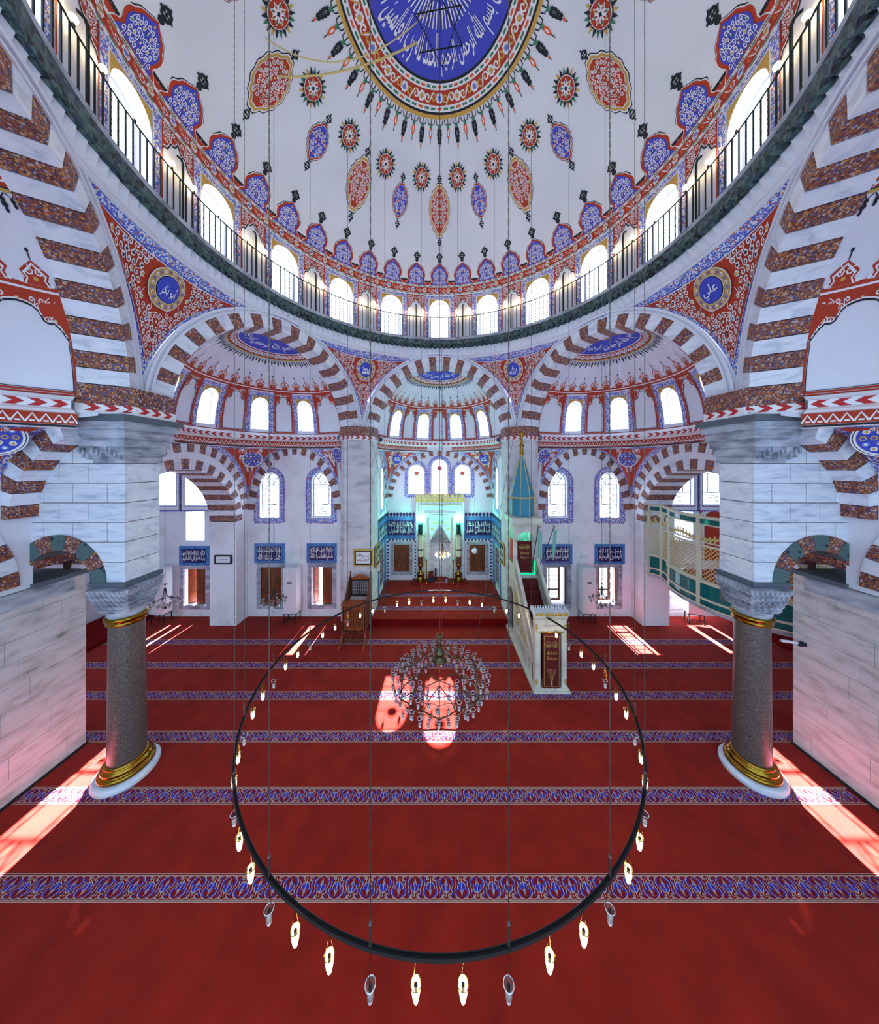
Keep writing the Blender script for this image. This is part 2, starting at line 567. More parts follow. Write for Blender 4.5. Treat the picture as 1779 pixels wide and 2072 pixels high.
def text_arc(mb, L, t, r0, r1, a0, a1, lay=2, mi=0, cx=0, cy=0, inward=False):
    """lettering bent round a circle between radii r0 (foot) and r1 (head)"""
    vs, fs, asp = text_geo(t)
    P = []
    for a, b in vs:
        th = a0 + (a1 - a0) * a; r = r0 + (r1 - r0) * b
        P.append(L(cx + r * cos(th), cy + r * sin(th), lay))
    mb.add(P, fs, mi)
# ------------------------------------------------------------ dome, drum, gallery ring
HY = 6.05                                    # the dome's axis stands at (0, HY)
DC, DR = 10.74, 6.55                         # centre height and radius of the shallow dome cap
RW = 5.68                                    # radius of the drum wall
ZB, ZD = 11.55, 14.0                         # gallery floor and top of the drum
def HUB(a):
    """rotation by a (clockwise seen from above) about the dome's axis"""
    return Matrix.Translation((0, HY, 0)) @ Matrix.Rotation(-a, 4, 'Z') @ Matrix.Translation((0, -HY, 0))

def dome_pt(x, y, lay=0):
    r = hypot(x, y); z = sqrt(max(0.01, DR * DR - r * r))
    k = 1 - 0.006 * lay / DR
    return (x * k, HY + y * k, DC + z * k)

def drum_pt(u, v, w=0):                      # u along the wall (metres, 0 at the far side), v height, w outward
    a = u / RW
    r = RW + w
    return (r * sin(a), HY + r * cos(a), v)
def drum_paint(u, v, lay=0):
    return drum_pt(u, v, -0.006 * lay)

mb = MB()
rs = lins(0.001, sqrt(DR ** 2 - (ZD - DC) ** 2), 18)
mb.grid(lambda a, r: dome_pt(r * sin(a), r * cos(a)), lins(0, 2 * pi, 96), rs)
DOME = obj('dome', mb, DOMEW, smooth=True, kind='structure', label='white painted dome over the prayer hall')
RS = rs[-1]

STEP = 2 * pi / 18
DWIN = (0, 0.42, 11.6, 12.95, 0.46)
mb = MB()
dops = [((k * STEP) * RW, 0.42, 11.6, 12.95, 0.46) for k in range(-9, 9)]
dops = [(o[0] + 0.0001, o[1], o[2], o[3], o[4]) for o in dops]
wall(mb, drum_pt, -9.5 * STEP * RW, 8.5 * STEP * RW, ZB - 0.2, ZD + 0.02, dops, du=0.3)
mb.grid(lambda a, r: (r * sin(a), HY + r * cos(a), ZD), lins(0, 2 * pi, 96), [RS - 0.02, RW + 0.02])
DRUM = obj('drum_wall', mb, PLASTER, smooth=False, kind='structure', label='round drum wall with a ring of arched windows')

# one window of the drum: reveal, pane and leaded rings
wn = 0
def next_window():
    global wn
    wn += 1
    return 'window_%d' % wn
def drum_window_mesh():
    rv = MB(); reveal(rv, drum_pt, DWIN, 0.32)
    pn = MB(); pane(pn, drum_pt, DWIN, 0.3)
    tr = MB()
    frame_strip(tr, drum_pt, DWIN, -0.05, 0.0, 0.27, depth=0.02)
    y = 11.7
    row = 0
    while y < 13.35:
        x = -0.36 + (0.06 if row % 2 else 0.0)
        while x < 0.4:
            if y < op_top(DWIN, min(0.41, abs(x) + 0.05)) - 0.05:
                ring2d(tr, drum_pt, x, y, 0.052, 0.064, 0.28, n=8)
            x += 0.12
        y += 0.105; row += 1
    return rv, pn, tr
rv, pn, tr = drum_window_mesh()
first = None
for k in range(18):
    th = k * STEP
    if first is None:
        w0 = empty(next_window(), kind='structure')
        a = obj('reveal', rv, PLASTER, w0); b = obj('pane', pn, DAYGLASS2, w0); c = obj('tracery', tr, WHITE, w0)
        first = w0
    else:
        w0 = first.copy(); C.objects.link(w0); w0.name = next_window()
        w0.matrix_local = HUB(th)
        for ch in (a, b, c):
            dup(ch, w0, ch.matrix_local.copy())

# painted surround of one drum window, and the niche panel between two windows
PAL = [RED, WHITE, BLUE, BLACK, OCHRE, GREENP, LBLUE, BORDER, REDFR, ORANGE]
iR, iW, iB, iK, iO, iG, iL, iF, iFR, iOR = range(10)
def niche_paint(mb, L, x0, x1, y0, yt, lay=1):
    """red spandrels with white scrolls above a lobed arch"""
    cx = (x0 + x1) / 2; hw = (x1 - x0) / 2
    def arch(u):                              # lobed arch line, t = 0 centre, 1 edge
        t = abs(u - cx) / hw
        return yt - 0.16 - 0.42 * t ** 1.3 - 0.09 * abs(sin(t * 7.0))
    us = lins(x0, x1, 26)
    mb.tri_strip([L(u, yt, lay) for u in us], [L(u, arch(u), lay) for u in us], iR)
    ribbon(mb, L, [(u, arch(u)) for u in us], 0.035, lay + 1, iK, False)
    ribbon(mb, L, [(u, arch(u) + 0.035) for u in us], 0.022, lay + 1, iW, False)
    arab(mb, L, lambda x, y: arch(x) + 0.03 < y < yt and x0 < x < x1, (x0, x1, arch(x0), yt), 0.105, iW, lay + 1, (iO, iG), 3, True, None, cx)
    for u in (x0, x1):
        ribbon(mb, L, [(u, y0), (u, (y0 + yt) / 2), (u, yt)], 0.025, lay + 2, iR, False)

mb = MB()
L = drum_paint
hwb = 0.62
frame = (0, 0.42, 11.6, 13.42, 0)
for (a, b) in ((-hwb, -0.44), (0.44, hwb)):
    mb.grid(lambda u, v: L(u, v, 1), lins(a, b, 2), lins(11.5, 13.5, 4), iF)
mb.grid(lambda u, v: L(u, v, 1), lins(-hwb, hwb, 8), lins(13.44, 13.58, 1), iF)
for u in (-hwb, -0.44, 0.44, hwb):
    ribbon(mb, L, [(u, 11.5), (u, 12.5), (u, 13.58 if abs(u) > .5 else 13.44)], 0.025, 2, iW, False)
for v in (13.44, 13.58):
    w_ = 0.44 if v < 13.5 else hwb
    ribbon(mb, L, [(u, v) for u in lins(-w_, w_, 6)], 0.025, 2, iW, False)
# ochre spandrels at the window head
us = lins(-0.42, 0.42, 20)
mb.tri_strip([L(u, 13.44, 1) for u in us], [L(u, max(12.96, op_top(DWIN, u)), 1) for u in us], iO)
SUR = obj('window_surround', mb, PAL, DRUM)
mb = MB()
hs = STEP * RW / 2
niche_paint(mb, lambda x, y, l: drum_paint(x + hs, y, l), -(hs - hwb) + 0.01, (hs - hwb) - 0.01, 11.5, 13.58)
NIC = obj('niche_painting', mb, PAL, DRUM)
for k in range(1, 18):
    dup(SUR, DRUM, HUB(k * STEP)); dup(NIC, DRUM, HUB(k * STEP))

# friezes at the head of the drum
mb = MB()
mb.grid(lambda u, v: L(u, v, 1), lins(-pi * RW, pi * RW, 120), [13.585, 13.67], iW)
mb.grid(lambda u, v: L(u, v, 2), lins(-pi * RW, pi * RW, 120), [13.67, 13.92], iR)
mb.grid(lambda u, v: L(u, v, 1), lins(-pi * RW, pi * RW, 120), [13.92, 14.0], iW)
for k in range(144):
    u = (k + .5) / 144 * 2 * pi * RW - pi * RW
    mb.grid(lambda a, v: L(a, v, 3), [u - 0.075, u + 0.075], [13.945, 13.975], iG)
    mb.grid(lambda a, v: L(a, v, 3), [u - 0.075, u + 0.075], [13.615, 13.645], iG)
    if k % 2:
        for q in range(6):
            dot(mb, L, u + .055 * cos(q * pi / 3), 13.795 + .07 * sin(q * pi / 3), .036, 3, iW, 5)
        dot(mb, L, u, 13.795, .05, 4, iO if k % 4 == 1 else iL, 6)
    else:
        curl(mb, L, u - .04, 13.8, .2, 0.4, 1, 3, iOR, .035); curl(mb, L, u + .07, 13.79, .17, 3.4, 1, 3, iW, .03)
obj('frieze', mb, PAL, DRUM)

# crest ornaments round the foot of the dome (36)
def DL(x, y, l=0):
    return dome_pt(x, y, l)
def crest_outline(t):                          # half width for t 0 (foot) .. 1 (tip), y from RS inward
    pts = [(0, .48), (.08, .44), (.14, .37), (.2, .35), (.3, .39), (.42, .41), (.54, .39), (.64, .31), (.7, .29), (.78, .25), (.86, .14), (1, 0.0)]
    for (a, b), (c, d) in zip(pts, pts[1:]):
        if t <= c:
            return b + (d - b) * (t - a) / (c - a)
    return 0
def crest(mb, L, y0, h, sgn, s=1.0, cols=(iK, iW, iR, iB)):
    """y0 foot, grows by h in direction sgn"""
    for lay, (mi, sh) in enumerate(((cols[0], 1.0), (cols[1], 0.95), (cols[2], 0.9), (cols[3], 0.74)), 1):
        ts = lins(0, 1, 22)
        off = 0.0 if lay < 4 else 0.0
        A = [L(-crest_outline(t) * s * sh, y0 + sgn * h * t * (0.6 + .4 * sh), lay) for t in ts]
        B = [L(crest_outline(t) * s * sh, y0 + sgn * h * t * (0.6 + .4 * sh), lay) for t in ts]
        M_ = [L(0, y0 + sgn * h * t * (0.6 + .4 * sh), lay) for t in ts]
        mb.tri_strip(A, M_, mi); mb.tri_strip(M_, B, mi)
    hh = h * .85
    arab(mb, L, lambda x, y: -0.2 < (y - y0) * sgn / hh < .97 and abs(x) < crest_outline(min(1, max(0, (y - y0) * sgn / hh))) * s * .8, (-.5 * s, .5 * s, min(y0, y0 + sgn * hh), max(y0, y0 + sgn * hh)), .07 * s, iW, 5, (iO, iG), 11)
def finial(mb, L, y0, h, sgn, w, lay=2, mi=iK):
    ribbon(mb, L, [(0, y0), (0, y0 + sgn * h * .3)], w * .25, lay, mi, False)
    dot(mb, L, 0, y0 + sgn * h * .16, w * .34, lay, mi, 6, w * .2)
    c = y0 + sgn * h * .58
    for k in range(4):
        a = k * pi / 2
        dot(mb, L, w * .42 * cos(a), c + h * .2 * sin(a), w * .34, lay, mi, 5, h * .1)
    ring = [(w * .5 * cos(2 * pi * k / 8), c + h * .24 * sin(2 * pi * k / 8)) for k in range(9)]
    ribbon(mb, L, ring, w * .2, lay, mi, False)
    dot(mb, L, 0, c, w * .16, lay, mi, 4)
    dot(mb, L, 0, y0 + sgn * h * .92, w * .14, lay, mi, 4, h * .12)
mb = MB()
crest(mb, DL, RS - 0.02, 0.42, -1, 1.0)
mb.grid(lambda x, r: DL(r * sin(x), r * cos(x), 1), lins(-pi / 36, pi / 36, 4), [RS - 0.07, RS], iR)
for m in (-1, 1):
    ribbon(mb, DL, [((RS - .075) * sin(a), (RS - .075) * cos(a)) for a in (m * .062, m * .075, m * .087)], .03, 2, iK, False)
finial(mb, DL, RS - 0.43, 0.21, -1, 0.2)
CR = obj('crest_painting', mb, PAL, DOME)
for k in range(1, 36):
    dup(CR, DOME, HUB(k * pi / 18))

# rosettes
mb = MB()
def ell(rx, ry, lob=0, amp=0.0):
    return lambda a: (rx * cos(a) * (1 + amp * cos(lob * a)), ry * sin(a) * (1 + amp * cos(lob * a)))
yc = 3.5
for k in range(20):
    a = 2 * pi * k / 20
    x, y = .235 * cos(a), yc + .235 * sin(a)
    c = (iK, iG, iK, iO)[k % 4]
    mb.add([DL(x - .035 * sin(a), y + .035 * cos(a), 2), DL(x + .035 * sin(a), y - .035 * cos(a), 2), DL(x + .1 * cos(a), y + .1 * sin(a), 2)], [(0, 1, 2)], c)
    dot(mb, DL, x, y, .034, 2, iK, 5)
for lay, (mi, r) in enumerate(((iK, .225), (iW, .21), (iR, .195)), 1):
    fill(mb, DL, 0, yc, ell(r, r, 20, .02), lay, mi, 40, 2)
for q in range(8):
    a = q * pi / 4
    ribbon(mb, DL, [(.03 * cos(a), yc + .03 * sin(a)), (.1 * cos(a + .3), yc + .1 * sin(a + .3)), (.16 * cos(a), yc + .16 * sin(a)), (.1 * cos(a - .3), yc + .1 * sin(a - .3)), (.03 * cos(a), yc + .03 * sin(a))], .02, 4, iW, False)
    dot(mb, DL, .12 * cos(a), yc + .12 * sin(a), .022, 5, iG if q % 2 else iO, 5)
dot(mb, DL, 0, yc, .04, 5, iK, 4)
ROS = obj('rosette_painting', mb, PAL, DOME, M=HUB(pi / 18))
for k in range(1, 18):
    dup(ROS, DOME, HUB((2 * k + 1) * pi / 18))

# long medallions, red ones and blue ones in turn
def medallion(y0, y1, hw, rim, bgc, seed, accent):
    mb = MB(); cy = (y0 + y1) / 2; hh = (y1 - y0) / 2
    def rf(a):
        p = 1 + .035 * cos(14 * a)
        tip = 1.0 + 0.18 * abs(sin(a)) ** 14
        return (hw * cos(a) * p, hh * .88 * sin(a) * p * tip)
    for lay, (mi, s) in enumerate(((iK, 1.06), (iW, 1.02), (rim, .97), (iW, .87), (bgc, .84)), 1):
        fill(mb, DL, 0, cy, rf, lay, mi, 56, 4, s)
    def ins(x, y):
        return (x / (hw * .84)) ** 2 + ((y - cy) / (hh * .78)) ** 2 < .98
    arab(mb, DL, ins, (-hw, hw, y0, y1), .085, iW, 6, accent, seed)
    finial(mb, DL, y1 - .03, .26, 1, .12); finial(mb, DL, y0 + .03, .26, -1, .12)
    return mb
MR = obj('medallion_painting', medallion(3.62, 4.72, .36, iO, iR, 21, (iG, iO)), PAL, DOME, label='red painted medallion with gold rim')
MBL = obj('medallion_painting', medallion(3.72, 4.45, .27, iR, iB, 22, (iOR, iO)), PAL, DOME, M=HUB(pi / 9), label='blue painted medallion with red rim')
for k in range(2, 18):
    dup(MR if k % 2 == 0 else MBL, DOME, HUB(k * pi / 9))

# crown medallion: blue field with lettering, scroll band, gold rim, rays
mb = MB()
def band(r0, r1, lay, mi, n=96, k=2):
    mb.grid(lambda a, r: DL(r * sin(a), r * cos(a), lay), lins(0, 2 * pi, n), lins(r0, r1, k), mi)
band(0.001, 1.64, 1, iB, 96, 6)
band(1.64, 1.69, 2, iK); band(1.69, 1.81, 2, iW); band(1.81, 2.08, 2, iR); band(2.08, 2.2, 2, iW); band(2.2, 2.25, 2, iK); band(2.25, 2.33, 2, iO)
for k in range(72):
    a = 2 * pi * k / 72
    for r in (1.75, 2.14):
        mb.grid(lambda t, q: DL(q * sin(t), q * cos(t), 3), [a - .03, a + .03], [r - .022, r + .022], iG if k % 3 else iOR)
    x, y = 1.945 * sin(a), 1.945 * cos(a)
    if k % 3 == 0:
        for q in range(8):
            dot(mb, DL, x + .075 * cos(q * pi / 4), y + .075 * sin(q * pi / 4), .035, 3, iW, 5)
        dot(mb, DL, x, y, .055, 4, iO if k % 2 else iL, 6)
    else:
        curl(mb, DL, x, y, .2, -a + (0 if k % 3 == 1 else pi), 1, 3, iO if k % 2 else iW)
for k in range(60):
    a = 2 * pi * k / 60; s, c = sin(a), cos(a)
    long = k % 2 == 0
    LL = lambda x, y, l: DL(x * c + y * s, -x * s + y * c, l)
    ribbon(mb, LL, [(0, 2.33), (0, 2.5)], .022, 2, iK, False)
    ribbon(mb, LL, [(-.1, 2.34), (-.085, 2.43), (0, 2.45), (.085, 2.43), (.1, 2.34)], .022, 2, iK, False)
    dot(mb, LL, 0, 2.47, .045, 3, iG, 5)
    if long:
        for q, (dy, dw) in enumerate(((2.55, .05), (2.62, .065), (2.69, .05), (2.77, .035))):
            for m in (-1, 1):
                dot(mb, LL, m * dw * .7, dy, .036, 2, iK, 5, .05)
        dot(mb, LL, 0, 2.86, .024, 3, iOR, 5, .04)
        ribbon(mb, LL, [(0, 2.5), (0, 2.94)], .016, 2, iK, False)
    else:
        dot(mb, LL, 0, 2.6, .05, 2, iOR, 6, .12); dot(mb, LL, 0, 2.6, .022, 3, iW, 5, .07)
        ribbon(mb, LL, [(0, 2.7), (0, 2.82)], .016, 2, iK, False)
CM = obj('crown_medallion', mb, PAL, DOME)
mb = MB()
LM = lambda x, y, l: DL(x, y, l)
words = ['بسم الله الرحمن الرحيم', 'ان الله يمسك السموات', 'والارض ان تزولا', 'انه كان حليما غفورا', 'الحمد لله رب العالمين']
for k, w in enumerate(words):
    a0 = -pi / 2 + 2 * pi * k / 5
    text_arc(mb, lambda x, y, l: DL(x, -(-y), l), w, 1.58, .88, -1 * (a0 + .03) + 0, -1 * (a0 + 2 * pi / 5 - .03), 3)
for k in range(60):
    a = 2 * pi * k / 60
    r0 = .35 + .25 * ((k * 7) % 5) / 5
    ribbon(mb, DL, [(r0 * cos(a), r0 * sin(a)), (.84 * cos(a), .84 * sin(a))], .03, 3, 0)
obj('lettering', mb, [WHITE], CM, label='white Arabic lettering on blue')

# gallery ring: green cornice with serrated lower edge, white stalactite cornice, mouldings
RC = 5.5
NT = 180
def serr(a, amp):
    k = (a / (2 * pi) * NT) % 1.0
    return amp * abs(2 * k - 1)
mb = MB()
ang = lins(0, 2 * pi, NT * 2)
def cz(prof, fn=None):
    pass
prof = [(RC + .14, 11.76, 0), (RC, 11.76, 0), (RC - .02, 11.70, 0), (RC + .0, 11.66, 0)]
mb.grid(lambda a, j: ((prof[j][0]) * sin(a), HY + prof[j][0] * cos(a), prof[j][1]), ang, range(4), 0)
mb.add([], [])
p2 = [(RC, 11.66, 0), (RC + .02, 11.5, 0), (RC + .07, 11.42, .11), (RC + .14, 11.38, .08)]
base = len(mb.v)
mb.grid(lambda a, j: ((p2[j][0] - serr(a, .08 if j > 1 else 0)) * sin(a), HY + (p2[j][0] - serr(a, .08 if j > 1 else 0)) * cos(a), p2[j][1] - serr(a, p2[j][2])), ang, range(4), 1)
mb.add([], [])
GAL = obj('gallery_cornice', mb, [GREYST, CORNICE], kind='structure', label='green marbled cornice ring with serrated edge under the dome gallery')
mb = MB()
p3 = [(RC + .1, 11.42, 0, 0), (RC + .14, 11.36, .05, .05), (RC + .16, 11.2, .1, .1), (RC + .17, 11.06, .0, .03), (RC + .12, 11.04, 0, 0), (RC + .1, 10.99, 0, 0), (RC + .13, 10.98, 0, 0), (RC + .12, 10.92, 0, 0), (RC + .16, 10.9, 0, 0)]
mb.grid(lambda a, j: ((p3[j][0] - serr(a, p3[j][2])) * sin(a), HY + (p3[j][0] - serr(a, p3[j][2])) * cos(a), p3[j][1] + serr(a, p3[j][3])), ang, range(len(p3)), 0)
mb.grid(lambda a, r: (r * sin(a), HY + r * cos(a), 11.56), lins(0, 2 * pi, 96), [RC + .05, RW + .02], 0)
obj('stalactite_cornice', mb, PLASTER, kind='structure', label='white serrated stalactite cornice below the green ring')

# railing: posts, top rail, balusters, bulbs
RR = 5.56
rail = empty('gallery_railing', (0, HY, 0), label='black iron railing with thin balusters around the dome gallery', cat='railing')
mbr = MB()
mbr.tube([(RR * sin(a), RR * cos(a), 12.62) for a in lins(0, 2 * pi, 144)[:-1]], .016, 6, 0, closed=True)
obj('top_rail', mbr, IRONG, rail)
bm_ = MB(); bm_.rod((0, 0, 11.6), (0, 0, 12.62), .014, 6)
NB = 240
for k in range(NB):
    a = 2 * pi * (k + .5) / NB
    if k == 0:
        b0 = obj('baluster', bm_, IRONG, rail, M=Matrix.Translation((RR * sin(a), RR * cos(a), 0)))
    else:
        dup(b0, rail, Matrix.Translation((RR * sin(a), RR * cos(a), 0)))
pm = MB()
pm.tube([(0, 0, 11.6), (0, 0, 13.0), (0, .03, 13.1), (0, .1, 13.17), (0, .2, 13.2)], .024, 6)
for k in range(18):
    a = (k + .5) * STEP
    m = Matrix.Rotation(-a, 4, 'Z') @ Matrix.Translation((0, RR, 0))
    if k == 0:
        p0 = obj('hooked_post', pm, IRONG, rail, M=m)
    else:
        dup(p0, rail, m)

# bulbs standing on the railing: 54, two beside each post, one in front of every other window
def bulb_mesh():
    mb = MB()
    mb.lathe([(.001, 0), (.018, .005), (.02, .05), (.016, .06)], n=8, mi=0)
    mb.lathe([(.016, .055), (.035, .08), (.045, .12), (.035, .155), (.001, .17)], n=10, mi=1)
    return mb
SIDE = ['behind the crown of the far arch', 'on the left of the dome', 'on the right of the dome']
bl = empty('rail_bulb', label='x', cat='light bulb', group='bulbs on the gallery railing')
m1 = MB(); m1.lathe([(.001, 0), (.018, .005), (.02, .05), (.016, .06)], n=8)
m2 = MB(); m2.lathe([(.016, .055), (.038, .08), (.05, .12), (.038, .155), (.001, .17)], n=10)
obj('socket', m1, IRON, bl); obj('globe', m2, BULB, bl, smooth=True)
RB = []
ORD = ['', 'first', 'second', 'third', 'fourth', 'fifth', 'sixth', 'seventh', 'eighth', 'ninth']
for k in range(18):
    for off in (-.045, .05, .16):
        RB.append((k + .5) * STEP + off)
for i, a in enumerate(RB):
    a2 = (a + pi) % (2 * pi) - pi
    loc = (RR * sin(a), HY + RR * cos(a), 12.635)
    k_, j_ = divmod(i, 3)
    n_ = k_ + 1 if k_ < 9 else 18 - k_
    lab = 'railing bulb %s the %s hooked post %s of the central window' % (('just left of', 'just right of', 'two steps right of')[j_], ORD[n_], 'right' if k_ < 9 else 'left')
    if i == 0:
        bl.location = loc; bl['label'] = lab
    else:
        dup_tree(bl, loc, 0, label=lab)

# ------------------------------------------------------------ the six great striped arches
AP = 5.6                                      # distance of their faces from the axis
AR, ARO, AZ = 2.72, 3.06, 7.75
ARZ, AROZ = 2.9, 3.25
DEP = 0.7
NV = 31
def arch_pt(i_frac, r, rz, y):
    t = pi * i_frac
    return (-r * cos(t), y, AZ + rz * sin(t))
def voussoir(f0, f1, rin, rzi, rout, rzo, y0, y1, P, gap=0.0):
    mb = MB(); n = 3
    g = gap
    fs = lins(f0 + g, f1 - g, n)
    rows = []
    for f in fs:
        rows.append([P(f, rin, rzi, y0), P(f, rout, rzo, y0), P(f, rout, rzo, y1), P(f, rin, rzi, y1)])
    vs = [p for r in rows for p in r]
    fc = []
    for i in range(n):
        for j in range(4):
            a = i * 4 + j; b = i * 4 + (j + 1) % 4
            fc.append((a, b, b + 4, a + 4))
    fc.append((3, 2, 1, 0)); fc.append((n * 4, n * 4 + 1, n * 4 + 2, n * 4 + 3))
    mb.add(vs, fc)
    return mb
AN = {0: ('arch_far', 'striped great arch in front of the prayer niche apse'),
      1: ('arch_far_right', 'striped great arch over the far right bay'), 5: ('arch_far_left', 'striped great arch over the far left bay'),
      2: ('arch_near_right', 'huge striped arch rising at the right edge'), 4: ('arch_near_left', 'huge striped arch rising at the left edge'),
      3: ('arch_behind', 'striped great arch behind the viewer')}
stones = []
arches = {}
for s in (0, 1, 5, 2, 4):
    M_ = HUB(s * pi / 3)
    ar = empty('great_arch', kind='structure', label=AN[s][1])
    ar.matrix_local = M_
    arches[s] = ar
    # core and white mouldings
    if s == 0:
        core = MB()
        fr = lins(0, 1, 48)
        yb = HY + AP
        core.grid(lambda f, j: arch_pt(f, (AR + .01, ARO + .16, ARO + .16, AR + .01)[j], (ARZ + .01, AROZ + .14, AROZ + .14, ARZ + .01)[j], (yb + .012, yb + .012, yb + DEP - .01, yb + DEP - .01)[j]), fr, range(4))
        for (ra, rb, w) in ((ARO + .005, ARO + .05, .03), (ARO + .09, ARO + .15, .05)):
            core.grid(lambda f, j: arch_pt(f, (ra, ra, rb, rb)[j], (ra, ra, rb, rb)[j] + AROZ - ARO - .01, (yb + .012, yb - w, yb - w, yb + .012)[j]), fr, range(4))
        CORE = obj('moulding', core, PLASTER, ar)
        for i in range(NV):
            mb = voussoir(i / NV, (i + 1) / NV, AR, ARZ, ARO, AROZ, yb, yb + DEP, arch_pt, 0.0009)
            stones.append(obj('voussoir', mb, TERRA if i % 2 == 0 else MARBLE_V, ar))
    else:
        dup(CORE, ar, Matrix.Identity(4))
        for st in stones:
            dup(st, ar, Matrix.Identity(4))

# ------------------------------------------------------------ pendentives between the arches
RT, ZT = 5.62, 10.95
ROC = ARO + .15; ROCZ = AROZ + .14
def pend_side(k, s, t):
    """point of the pendentive at vertex k (between arch k and k+1), s -1..1 across, t 0 (arch edge) .. 1 (ring)"""
    a_mid = (k + .5) * pi / 3
    sg = 1 if s > 0 else -1
    q = abs(s)                                # 0 on the vertex line, 1 at the arch crown
    # lower edge: on the arch nearest, arc fraction
    smin = 0.17
    al = smin + (pi / 2 - smin) * q           # angle on the arch
    x = ROC * cos(al) + .072 * (1 - q) ** 6     # distance from the arch's centre line towards the vertex
    z = AZ + ROCZ * sin(al)
    ca = a_mid + sg * pi / 6                  # direction of the arch's axis
    px = AP * sin(ca) - sg * x * cos(ca); py = AP * cos(ca) + sg * x * sin(ca)
    # upper edge on the ring
    ta = a_mid + sg * q * pi / 6
    qx, qy = RT * sin(ta), RT * cos(ta)
    r0 = hypot(px, py)
    az0 = atan2(px, py)
    d = (ta - az0 + pi) % (2 * pi) - pi
    az = az0 + d * t
    r = r0 + (RT - r0) * t + .1 * sin(pi * t) * (1 - q)
    zz = z + (ZT - z) * (1 - (1 - t) ** 1.15)
    return (r, az, zz)
def pend(k, s, t, lay=0):
    r, az, z = pend_side(k, s, t)
    r -= 0.007 * lay
    return (r * sin(az), HY + r * cos(az), z - 0.004 * lay)
PP = (0,)
mb = MB()
for sg in (-1, 1):
    mb.grid(lambda q, t: pend(0, sg * max(q, 1e-4), t), lins(0, 1, 24), lins(0, 1, 10), 0)
# painted field: blue floral border, then red with scrolls
def plen(q):
    a, b = Vector(pend(0, max(q, 1e-4), 0)), Vector(pend(0, max(q, 1e-4), 1))
    return (b - a).length
for lay, (mi, bw_) in enumerate(((iF, .03), (iB, .2), (iW, .22), (iR, .235)), 1):
    for sg in (-1, 1):
        def Pq(q, t):
            # a border of even width along both edges; it closes where the field runs out
            tb = min(.5, bw_ * (1.6 - .6 * q) / plen(q))
            return pend(0, sg * max(q, 1e-4), tb + (1 - 2 * tb) * t, lay)
        mb.grid(Pq, lins(0, 1, 26), lins(0, 1, 8), 1 + mi)
def PL(x, y, lay):                            # metric coordinates on the pendentive: x across, y up from z=9.2
    # x metres along the ring, y metres height
    az = pi / 6 + x / 5.6
    s = (az - pi / 6) / (pi / 6)
    lo = pend_side(0, s if abs(s) > 1e-4 else 1e-4, 0); hi = pend_side(0, s if abs(s) > 1e-4 else 1e-4, 1)
    z = y
    t = min(1, max(0, (z - lo[2]) / max(.01, hi[2] - lo[2])))
    return pend(0, s if abs(s) > 1e-4 else 1e-4, t, lay)
def t_of(x, y):
    s = (x / 5.6) / (pi / 6)
    s = s if abs(s) > 1e-4 else 1e-4
    lo = pend_side(0, s, 0)[2]; hi = ZT
    return (y - lo) / (hi - lo), abs(s)
def inp(x, y):
    t, q = t_of(x, y)
    return min(t, 1 - t) * plen(q) > .27 and hypot(x, y - 10.22) > .5
arab(mb, PL, inp, (-2.6, 2.6, 8.7, 10.85), .15, 1 + iW, 6, (1 + iO, 1 + iL, 1 + iK), 5, True, .024)
# roundel rings
RY = 10.2
for lay, (mi, r) in enumerate(((iW, .46), (iO, .44), (iW, .31), (iK, .295), (iB, .28)), 8):
    fill(mb, PL, 0, RY, lambda a: (r * cos(a), r * .93 * sin(a)), lay, 1 + mi, 40, 2)
for k in range(24):
    a = 2 * pi * k / 24
    dot(mb, PL, .375 * cos(a), RY + .35 * sin(a), .038, 10, 1 + (iL if k % 2 else iW), 6)
    dot(mb, PL, .375 * cos(a), RY + .35 * sin(a), .018, 11, 1 + iR, 4)
PEN = obj('pendentive', mb, [PLASTER] + PAL, kind='structure', label='painted pendentive')
NAMES = {0: ('الله', 'right of the far arch'), 5: ('محمد', 'left of the far arch'), 1: ('علي', 'right side'), 4: ('أبو بكر', 'left side'), 2: (None, ''), 3: (None, '')}
for k in range(6):
    o = PEN if k == 0 else dup(PEN, None, HUB(k * pi / 3))
    o['label'] = 'painted pendentive with red scrollwork, ' + (NAMES[k][1] or 'behind the viewer')
    t = NAMES[k][0]
    if t:
        m = MB()
        text(m, PL, t, -.19, .19, RY - .16, RY + .13, 14)
        obj('lettering', m, [WHITE], o, label='white Arabic name on the blue roundel')
# ------------------------------------------------------------ half domes of the bays (one behind each great arch)
YS = HY + AP + DEP                            # centre line of the half domes, before rotation
SR, SZ, SH = 2.76, 7.75, 2.94
def sd_pt(u, v, w=0):
    a = u / SR
    t = max(0, (v - SZ) / SH)
    r = SR * sqrt(max(0, 1 - t * t)) + w
    return (r * sin(a), YS + r * cos(a), v)
def sd_paint(u, v, lay=0):
    return sd_pt(u, v, -.007 * lay)
def sd_plan(x, y, lay=0):
    r = hypot(x, y); q = 1 - .007 * lay / SR
    return (x * q, YS + y * q, SZ + (SH - .007 * lay) * sqrt(max(0, 1 - (r / SR) ** 2)))
sops = [(RAD(a) * SR, .31, 7.93, 8.85, .3) for a in (-55, -19, 19, 55)]
mb = MB()
HPI = pi / 2 * SR
wall(mb, sd_pt, -HPI, HPI, 7.4, SZ + SH * .97, sops, du=.2, dv=.12)
rr = SR * sqrt(1 - .97 ** 2)
mb.grid(lambda a, r: sd_plan(r * sin(a), r * cos(a)), lins(-pi / 2, pi / 2, 24), lins(0.001, rr, 4))
SDN = {0: 'half dome over the prayer niche apse', 5: 'half dome of the far left bay', 1: 'half dome of the far right bay', 4: 'half dome at the left edge', 2: 'half dome at the right edge'}
